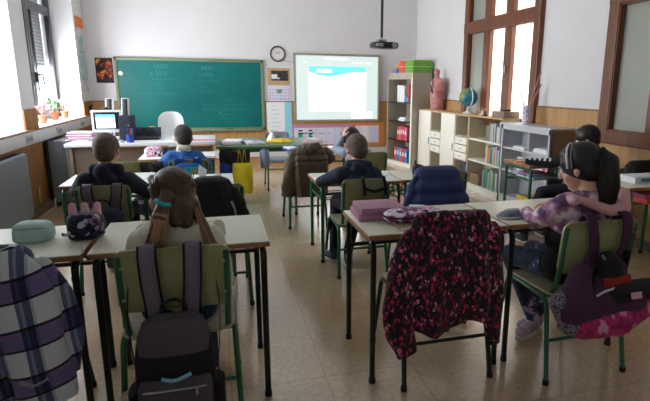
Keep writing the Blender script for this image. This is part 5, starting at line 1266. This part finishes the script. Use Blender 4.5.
def add_head(B, c, R, s=1.0):
    c = V(c); f = lambda x, y, z: c + R @ (V((x, y, z)) * s)
    B.e(f(0, -.008, .018), (.070 * s, .086 * s, .080 * s), R, SKIN)        # cranium
    B.e(f(0, .028, -.030), (.052 * s, .052 * s, .068 * s), R, SKIN)       # face
    B.e(f(0, .045, -.078), (.026 * s, .024 * s, .022 * s), R, SKIN)       # chin
    for sx in (-1, 1):
        B.e(f(sx * .034, .052, -.035), (.022 * s, .020 * s, .020 * s), R, SKIN)
        B.e(f(sx * .071, -.004, -.012), (.009 * s, .015 * s, .023 * s), R @ Matrix.Rotation(sx * .25, 3, 'Z'), SKIN)
    B.c(f(0, .076, .004), f(0, .094, -.024), .008 * s, .013 * s, SKIN)     # nose
    B.e(f(0, .074, -.056), (.020 * s, .010 * s, .008 * s), R, SKIN)
    return f
def face_parts(par, f, R, s=1.0):
    for sx in (-1, 1):
        e = MB().ell(f(sx * .030, .070, .0), (.0125 * s,) * 3, seg=16, rings=10).build('eye', M['eye'], par)
        MB().ell(f(sx * .030, .0795, .0), (.0058 * s, .004 * s, .0058 * s), R, seg=12, rings=8).build('iris', M['iris'], e)
        MB().tube([f(sx * .044, .070, .020), f(sx * .030, .080, .026), f(sx * .016, .080, .022)], .003 * s, 6).build('eyebrow', M['hair_dark'], par)
    MB().tube([f(-.020, .080, -.055), f(0, .086, -.057), f(.020, .080, -.055)], .0045 * s, 8, taper=lambda u: .5 + math.sin(PI * u) * .7).build('lips', M['lips'], par)
def short_hair(par, f, R, s, m, thick=1.0):
    hb = MB(); pr = []
    hb.ell(f(0, -.014, .030), (.0765 * s * thick, .090 * s * thick, .083 * s * thick), R)
    hb.ell(f(0, -.045, -.010), (.066 * s, .056 * s, .070 * s), R)
    hb.ell(f(0, .035, .068), (.055 * s, .045 * s, .034 * s), R)
    return blend(hb, 'hair', M[m], par, .007, 2)
def shoe(par, heel, d, m, L=.19):
    heel = V(heel); d = V((d[0], d[1], 0)).normalized(); x = d.cross(V((0, 0, 1))); R = Matrix((x, d, V((0, 0, 1)))).transposed()
    b = MB(); b.cap(heel + d * .03 + V((0, 0, .035)), heel + d * (L - .045) + V((0, 0, .026)), .033, .028); b.cap(heel + d * .03 + V((0, 0, .04)), heel + d * .035 + V((0, 0, .085)), .033, .030)
    sh = blend(b, 'shoe', M[m], par, .006, 2)
    o = MB(); N = 20; out = []
    for k in range(N): a = 2 * PI * k / N; out.append(heel + d * (L / 2 - .005 + (L / 2) * math.cos(a)) + x * (.033 * math.sin(a) * (1 + .1 * math.cos(a))))
    o.add([V((p.x, p.y, heel.z)) for p in out] + [V((p.x, p.y, heel.z + .018)) for p in out], [tuple(range(N)), tuple(reversed(range(N, 2 * N)))] + [((i + 1) % N, i, i + N, (i + 1) % N + N) for i in range(N)])
    o.build('sole', M['sole'], sh)
    l = MB()
    for k in range(4): q = heel + d * (.075 + .018 * k); l.tube([q + x * .018 + V((0, 0, .062 - .003 * k)), q + V((0, 0, .070 - .004 * k)), q - x * .018 + V((0, 0, .062 - .003 * k))], .003, 6)
    l.build('laces', M['white_mark'], sh)
def child(label, base, mats, head, headR, neck, shoulders, hips, arms, legs, top=1, bottom=2, hs=1.0, chest=(.10, .075), hand_curl=.5, hands=(True, True), shoes='shoe_dark', collar=None, extra=None, sr=.046, tr=.062, belly=None, voxel=.0055, footdir=None):
    """all coordinates in world; shoulders (L,R), hips (L,R), arms [(elbow,wrist,handdir,normal)], legs [(knee,ankle)]"""
    t = thing('person', label, 'person', base); o = V(base); B = Body([M[m] for m in mats])
    sub = lambda p: V(p) - o
    f = add_head(B, sub(head), headR, hs)
    B.c(sub(neck), f(0, -.018, -.04), .040, .037, SKIN)
    sl, sr_ = sub(shoulders[0]), sub(shoulders[1]); hl, hr = sub(hips[0]), sub(hips[1]); mid = (sl + sr_) / 2; hm = (hl + hr) / 2
    B.c(sl, sr_, sr, sr, top); B.c(sub(neck) - V((0, 0, .02)), mid - V((0, 0, .02)), .05, .06, top)
    a = mid.lerp(hm, .28); ax = (sr_ - sl).normalized()
    B.c(a - ax * chest[0] * .5, a + ax * chest[0] * .5, chest[1], chest[1], top); b_ = mid.lerp(hm, .6)
    B.c(b_ - ax * chest[0] * .45, b_ + ax * chest[0] * .45, chest[1] * .95, chest[1] * .95, top)
    B.c(mid, a, .07, chest[1], top); B.c(a, b_, chest[1] * 1.02, chest[1], top); B.c(b_, hm + V((0, 0, .03)), chest[1], chest[1], top)
    B.c(hl + V((0, 0, .02)), hr + V((0, 0, .02)), .078, .078, top, .004); B.c(hl, hr, .075, .075, bottom)
    for i, (el, wr, hd, nn) in enumerate(arms):
        s0 = sl if i == 0 else sr_
        e_, w_ = sub(el), sub(wr)
        B.c(s0, e_, sr, .038, top); B.c(e_, w_, .038, .028, top)
        if hands[i]: B.c(w_, w_ + V(hd).normalized() * .02, .017, .016, SKIN); B.hand(w_ + V(hd).normalized() * .012, hd, nn, 1 if i == 0 else -1, SKIN, hand_curl)
    for i, (kn, an) in enumerate(legs):
        h0 = hl if i == 0 else hr
        B.c(h0, sub(kn), tr + .008, .048, bottom); B.c(sub(kn), sub(an), .046, .034, bottom)
    if extra: extra(B, sub, f)
    blend(B.mb, 'body', B.mats, t, voxel, 3, B.pr)
    face_parts(t, f, headR, hs)
    if shoes:
        for i, (kn, an) in enumerate(legs):
            an_ = sub(an); d = (footdir[i] if footdir else (0, 1)); shoe(t, (an_.x - d[0] * .04, an_.y - d[1] * .04, max(an_.z - .075, 0)), d, shoes)
    return t, f, sub

# --- ponytail girl, front row
HR = head_frame(math.radians(12), math.radians(16))
def ex(B, sub, f):
    B.c(sub((-.23, 1.89, .715)), sub((-.10, 1.89, .715)), .066, .066, 1)
t, f, sub = child('girl with brown ponytail and cream sweater seated in the front row, back to the camera', (-.165, 1.86, 0), ('skin', 'sweater', 'jeans'),
    (-.165, 1.93, .845), HR, (-.17, 1.90, .755), ((-.270, 1.895, .695), (-.055, 1.895, .695)), ((-.225, 1.89, .455), (-.105, 1.89, .455)),
    [((-.335, 1.93, .53), (-.30, 2.10, .690), (.5, .9, 0), (0, 0, 1)), ((-.005, 1.93, .52), (-.02, 2.10, .690), (-.5, .9, 0), (0, 0, 1))],
    [((-.24, 2.14, .43), (-.25, 2.10, .085)), ((-.09, 2.14, .43), (-.08, 2.18, .085))], chest=(.15, .080), hs=1.04, sr=.060, extra=ex)
hb = MB(); pr = []
def H(a, b, ra, rb, k=0): hb.cap(a, b, ra, rb); pr.append(('c', tuple(a), tuple(b), ra, rb, k, 0))
def HE(c, r, R, k=0): hb.ell(c, r, R); pr.append(('e', tuple(c), None, r, np.array(R), k, 0))
HE(f(0, -.012, .028), (.079, .094, .087), HR); HE(f(0, -.045, -.015), (.070, .055, .068), HR); HE(f(0, .03, .066), (.058, .05, .036), HR)
TIE = f(-.042, -.098, -.012)
H(f(-.03, -.085, .0), TIE, .028, .018)
H(TIE, TIE + V((-.015, -.020, -.05)), .018, .028, 0); H(TIE + V((-.015, -.02, -.05)), TIE + V((-.035, -.02, -.12)), .028, .024, 1); H(TIE + V((-.035, -.02, -.12)), TIE + V((-.055, -.005, -.20)), .024, .008, 1)
H(f(.055, -.05, -.03), V(f(.07, -.055, -.09)), .024, .014, 0); H(f(.07, -.055, -.09), f(.09, -.06, -.16), .013, .008, 1); H(f(.09, -.06, -.16), f(.125, -.035, -.215), .008, .004, 1)
H(f(.02, -.065, -.04), f(.02, -.065, -.085), .035, .026, 0); H(f(-.02, -.065, -.04), f(-.01, -.065, -.08), .03, .024, 0)
hh = blend(hb, 'hair', [M['hair_brown'], M['hair_light']], t, .0055, 2, pr)
st = MB()
for k in range(90):
    a = random.uniform(-1, 1); q0 = TIE + V((a * .012, -.012, -.01)); st.tube([q0, q0 + V((-.014 + a * .014, -.022 + random.uniform(-.01, .01), -.06)), q0 + V((-.035 + a * .022, -.024, -.13)), q0 + V((-.055 + a * .03, -.008, -.19 - random.uniform(0, .04)))], .0015, 5, mi=1 if k % 3 else 0)
for k in range(50):
    a = random.uniform(-1, 1); st.tube([f(.06 + a * .01, -.075, -.04), f(.075 + a * .015, -.080, -.10), f(.09 + a * .02, -.078, -.165), f(.115 + a * .03, -.05, -.215)], .0014, 5, mi=1 if k % 3 else 0)
for k in range(60):
    a = random.uniform(-1.2, 1.3); st.tube([f(.080 * math.sin(a), -.02 - .080 * math.cos(a), .045 + random.uniform(-.01, .03)), f(.07 * math.sin(a) - .01, -.03 - .070 * math.cos(a), .01), f(-.036 + a * .006, -.092, -.008)], .0016, 5, mi=0)
st.build('loose_strands', [M['hair_brown'], M['hair_light']], hh)
tie = MB(); tie.tube([TIE + V((-.004, -.008, -.004)) + Matrix.Rotation(.4, 3, 'Y') @ V((.021 * math.cos(a), .019 * math.sin(a), 0)) for a in [2 * PI * k / 20 for k in range(21)]], .008, 8); tie.build('hair_tie', M['teal'], t)

# --- girl in pink, right
HR = head_frame(math.radians(34), math.radians(14))
def ex(B, sub, f):
    B.c(sub((1.42, 1.82, .765)), sub((1.58, 1.81, .765)), .05, .052, 1); B.c(sub((1.45, 1.80, .77)), sub((1.60, 1.79, .76)), .04, .045, 1)
    B.c(sub((1.44, 1.84, .60)), sub((1.56, 1.84, .60)), .084, .084, 5, -.004); B.c(sub((1.435, 1.84, .485)), sub((1.565, 1.84, .485)), .084, .084, 5, -.012); B.c(sub((1.50, 1.84, .60)), sub((1.50, 1.84, .49)), .10, .10, 5, -.004)
    B.c(sub((1.42, 1.77, .79)), sub((1.40, 1.84, .78)), .022, .022, 4)
t, f, sub = child('girl in a pink camouflage hooded jacket seated at the right, leaning on the desk', (1.50, 1.84, 0), ('skin', 'camo', 'jeans_print', 'pinkhood', 'pinktrim', 'bp_black'),
    (1.49, 1.84, .915), HR, (1.51, 1.80, .815), ((1.385, 1.83, .735), (1.615, 1.79, .735)), ((1.435, 1.84, .465), (1.565, 1.84, .465)),
    [((1.335, 1.92, .665), (1.345, 2.00, .69), (-.25, .6, -.08), (0, 0, 1)), ((1.68, 1.90, .60), (1.56, 2.05, .70), (-.6, .6, 0), (0, 0, 1))],
    [((1.36, 2.13, .445), (1.50, 2.10, .10)), ((1.50, 2.15, .45), (1.58, 2.17, .09))], chest=(.10, .082), hs=.97, shoes='shoe_pink', extra=ex, footdir=[(-.7, -.4), (-.8, -.2)], sr=.056)
hb = MB(); pr = []
HE(f(0, -.012, .028), (.079, .094, .087), HR); HE(f(0, -.040, -.005), (.072, .058, .064), HR); HE(f(0, .03, .066), (.058, .05, .036), HR)
TIE = f(0, -.100, .045)
H(f(0, -.08, .045), TIE, .03, .022); D0 = V((.055, -.02, 0))
H(TIE, TIE + V((.015, -.022, -.03)), .026, .042); H(TIE + V((.015, -.022, -.03)), TIE + V((.025, -.025, -.12)), .040, .044); H(TIE + V((.025, -.025, -.12)), TIE + V((.028, -.02, -.20)), .044, .032); H(TIE + V((.028, -.02, -.20)), TIE + V((.025, -.015, -.25)), .034, .008)
hh = blend(hb, 'hair', [M['hair_dark']], t, .006, 2)
st = MB()
for k in range(60):
    a = random.uniform(0, 2 * PI); r = .04; c_, s_ = math.cos(a), math.sin(a)
    st.tube([TIE + V((.01 + c_ * .02, -.015 + s_ * .02, 0)), TIE + V((.018 + c_ * r, -.022 + s_ * r, -.06)), TIE + V((.025 + c_ * r * 1.1, -.025 + s_ * r * 1.1, -.13)), TIE + V((.028 + c_ * r * .6, -.02 + s_ * r * .6, -.25 - random.uniform(-.02, .02)))], .002, 5)
st.build('loose_strands', [M['hair_dark']], hh)
hbnd = MB(); hbnd.tube([f(.083 * math.cos(a), .028 - .0 * math.sin(a), .022 + .092 * math.sin(a)) for a in [math.radians(x) for x in range(-12, 193, 8)]], .0045, 8); hbnd.build('hairband', M['white_plastic'], t)
hbnd = MB(); hbnd.tube([f(.083 * math.cos(a), .010 - .0 * math.sin(a), .022 + .094 * math.sin(a)) for a in [math.radians(x) for x in range(-12, 193, 8)]], .003, 8); hbnd.build('hairband', M['grey_plastic'], t)
hp = [sub(p) for p in ((1.425, 1.84, .80), (1.430, 1.79, .795), (1.47, 1.742, .782), (1.55, 1.712, .752), (1.635, 1.722, .755), (1.685, 1.785, .80), (1.65, 1.85, .82))]
hd_ = MB(); hd_.cap(hp[0], hp[1], .012, .018)
for i_ in range(1, 6): hd_.cap(hp[i_], hp[i_ + 1], (.014, .018, .020, .024, .027, .025, .015)[i_], (.014, .018, .020, .024, .027, .025, .015)[i_ + 1])
blend(hd_, 'hood', [M['pinkhood']], t, .006, 5)
tie = MB(); tie.tube([TIE + HR @ V((.026 * math.cos(a), -.004, .026 * math.sin(a))) for a in [2 * PI * k / 20 for k in range(21)]], .006, 8); tie.build('hair_tie', M['bp_black'], t)

# --- centre boy
HR = head_frame(math.radians(10), math.radians(18))
def ex(B, sub, f): B.c(sub((.83, 3.29, .735)), sub((.955, 3.28, .725)), .035, .035, 1); B.c(sub((.87, 3.26, .72)), sub((.92, 3.25, .70)), .04, .03, 1)
t, f, sub = child('boy with cropped hair in a dark navy hoodie seated in the centre of the room', (.905, 3.30, 0), ('skin', 'navy2', 'jeans_dark'),
    (.895, 3.36, .825), HR, (.895, 3.31, .73), ((.775, 3.31, .665), (1.0, 3.29, .66)), ((.86, 3.26, .45), (.985, 3.26, .45)),
    [((.655, 3.40, .605), (.76, 3.54, .605), (.7, .6, 0), (0, 0, 1)), ((1.08, 3.38, .56), (1.0, 3.52, .605), (-.5, .8, 0), (0, 0, 1))],
    [((.80, 3.56, .43), (.76, 3.47, .085)), ((.98, 3.56, .43), (.86, 3.44, .085))], chest=(.10, .080), hs=.96, extra=ex, sr=.058, footdir=[(-.4, .9), (-.2, -.9)], voxel=.007)
short_hair(t, f, HR, .97, 'hair_short')
# --- left boy
HR = head_frame(math.radians(-8), math.radians(10))
def ex(B, sub, f): B.c(sub((-0.715, 3.350, 0.750)), sub((-0.585, 3.350, 0.745)), .035, .035, 1); B.c(sub((-0.670, 3.330, 0.735)), sub((-0.635, 3.320, 0.685)), .05, .04, 1)
t, f, sub = child('boy in a dark navy hooded top at the left with a backpack behind him', (-0.655, 3.390, 0.000), ('skin', 'navy', 'jeans_dark'),
    (-0.650, 3.420, 0.850), HR, (-0.655, 3.370, 0.745), ((-0.770, 3.380, 0.675), (-0.540, 3.380, 0.665)), ((-0.715, 3.350, 0.460), (-0.595, 3.350, 0.460)),
    [((-0.855, 3.470, 0.595), (-0.805, 3.650, 0.630), (.3, .9, 0), (0, 0, 1)), ((-0.415, 3.450, 0.560), (-0.435, 3.630, 0.630), (-.1, .9, 0), (0, 0, 1))],
    [((-0.735, 3.650, 0.440), (-0.735, 3.670, 0.085)), ((-0.575, 3.650, 0.440), (-0.575, 3.670, 0.085))], hs=.97, chest=(.10, .082), extra=ex, sr=.06, voxel=.007)
short_hair(t, f, HR, .97, 'hair_short')
# --- blue boy
HR = head_frame(math.radians(11), math.radians(12))
t, f, sub = child('boy in a bright blue top seated near the chalkboard', (-.275, 4.46, 0), ('skin', 'blue', 'jeans_dark', 'sweater'),
    (-.275, 4.50, .815), HR, (-.275, 4.46, .725), ((-.37, 4.45, .665), (-.175, 4.45, .66)), ((-.325, 4.42, .45), (-.215, 4.42, .45)),
    [((-.46, 4.53, .60), (-.38, 4.70, .652), (.5, .8, 0), (0, 0, 1)), ((-.10, 4.53, .58), (-.17, 4.70, .652), (-.4, .8, 0), (0, 0, 1))],
    [((-.34, 4.72, .44), (-.34, 4.74, .085)), ((-.20, 4.72, .44), (-.20, 4.74, .085))], chest=(.09, .082), sr=.055, hs=.96, voxel=.0075,
    extra=lambda B, sub, f: B.c(sub((-.30, 4.43, .735)), sub((-.25, 4.43, .735)), .032, .032, 3))
short_hair(t, f, HR, .96, 'hair_short_dark')
# --- child with hand on head
HR = head_frame(math.radians(50), math.radians(26))
t, f, sub = child('child in a light grey shirt resting one hand on the head at the back', (1.22, 4.66, 0), ('skin', 'grey_sleeve', 'jeans_dark'),
    (1.205, 4.73, .75), HR, (1.24, 4.67, .70), ((1.14, 4.68, .63), (1.335, 4.63, .63)), ((1.24, 4.60, .44), (1.36, 4.60, .44)),
    [((1.085, 4.84, .645), (1.12, 4.72, .765), (.3, -.1, .9), (-.9, -.2, .2)), ((1.38, 4.76, .58), (1.25, 4.92, .652), (-.5, .8, 0), (0, 0, 1))],
    [((1.22, 4.88, .43), (1.22, 4.92, .085)), ((1.38, 4.88, .43), (1.38, 4.92, .085))], chest=(.09, .078), hs=.98, sr=.05, voxel=.0065)
hbm = short_hair(t, f, HR, 1.02, 'hair_dark', 1.04)
# --- boy by the metal cabinet
HR = head_frame(math.radians(48), math.radians(16))
t, f, sub = child('dark haired boy in black with white lettered sleeves by the metal cabinet', (2.76, 3.36, 0), ('skin', 'black_cloth', 'jeans_dark'),
    (2.80, 3.42, .855), HR, (2.80, 3.37, .775), ((2.66, 3.40, .71), (2.88, 3.34, .71)), ((2.73, 3.36, .46), (2.86, 3.34, .46)),
    [((2.56, 3.52, .655), (2.44, 3.66, .655), (-.7, .6, 0), (0, 0, 1)), ((2.95, 3.46, .60), (2.84, 3.66, .655), (-.5, .8, 0), (0, 0, 1))],
    [((2.44, 3.44, .44), (2.36, 3.52, .085)), ((2.70, 3.66, .44), (2.62, 3.62, .085))], chest=(.10, .085), sr=.058, voxel=.0075, hs=.97)
short_hair(t, f, HR, 1.0, 'hair_dark', 1.05)
sp = MB()
for k in range(5):
    sp.box((-.225 - .026 * k, .14 + .030 * k, .688), (.018, .006, .028), .001, rot=Matrix.Rotation(-.86, 4, 'Z') @ Matrix.Rotation(-.6, 4, 'X'))
    sp.box((-.17 + .006 * k, .09 + .004 * k, .66 - .028 * k), (.022, .008, .02), .001, rot=Matrix.Rotation(-.6, 4, 'Z'))
sp.build('sleeve_print', M['white_mark'], t)

# ------------------------------------------------------------------ camera
f_, yw, pt, rl, cx, cy = 513.29, 0.288492, 0.219584, 0.0110014, 370.13, 200.2
fw = V((math.sin(yw) * math.cos(pt), math.cos(yw) * math.cos(pt), -math.sin(pt))); ri = V((math.cos(yw), -math.sin(yw), 0)); up = ri.cross(fw)
r2 = ri * math.cos(rl) + up * math.sin(rl); u2 = -ri * math.sin(rl) + up * math.cos(rl)
cam = bpy.data.objects.new('camera', bpy.data.cameras.new('camera')); COL.objects.link(cam)
mw = Matrix((r2, u2, -fw)).transposed().to_4x4(); mw.translation = V((0, 0, 1.25)); cam.matrix_world = mw
cam.data.sensor_width = 36; cam.data.lens = f_ / 650 * 36; cam.data.shift_x = -(cx - 325) / 650; cam.data.shift_y = (cy - 200.5) / 650
cam.data.clip_start = .02; SC.camera = cam

# ------------------------------------------------------------------ light
wd = bpy.data.worlds.new('daylight'); SC.world = wd; wd.use_nodes = True
wd.node_tree.nodes['Background'].inputs[0].default_value = (.90, .95, 1, 1); wd.node_tree.nodes['Background'].inputs[1].default_value = 2.2
def area(name, loc, rot, sx, sy, e, col=(1, 1, 1)):
    l = bpy.data.lights.new(name, 'AREA'); l.shape = 'RECTANGLE'; l.size = sx; l.size_y = sy; l.energy = e; l.color = col
    o = bpy.data.objects.new(name, l); COL.objects.link(o); o.location = loc; o.rotation_euler = rot; return o
for nm, (a, b), e in (('window_daylight', N1, 25), ('window_daylight', N2, 116)):
    area(nm, (WX - .22, (a + b) / 2, 1.6), (0, -PI / 2, 0), 1.7, b - a, e, (.93, .97, 1))
SC.view_settings.view_transform = 'Standard'; SC.view_settings.look = 'None'; SC.view_settings.gamma = 1; SC.view_settings.exposure = 1.50
SC.view_settings.use_curve_mapping = False
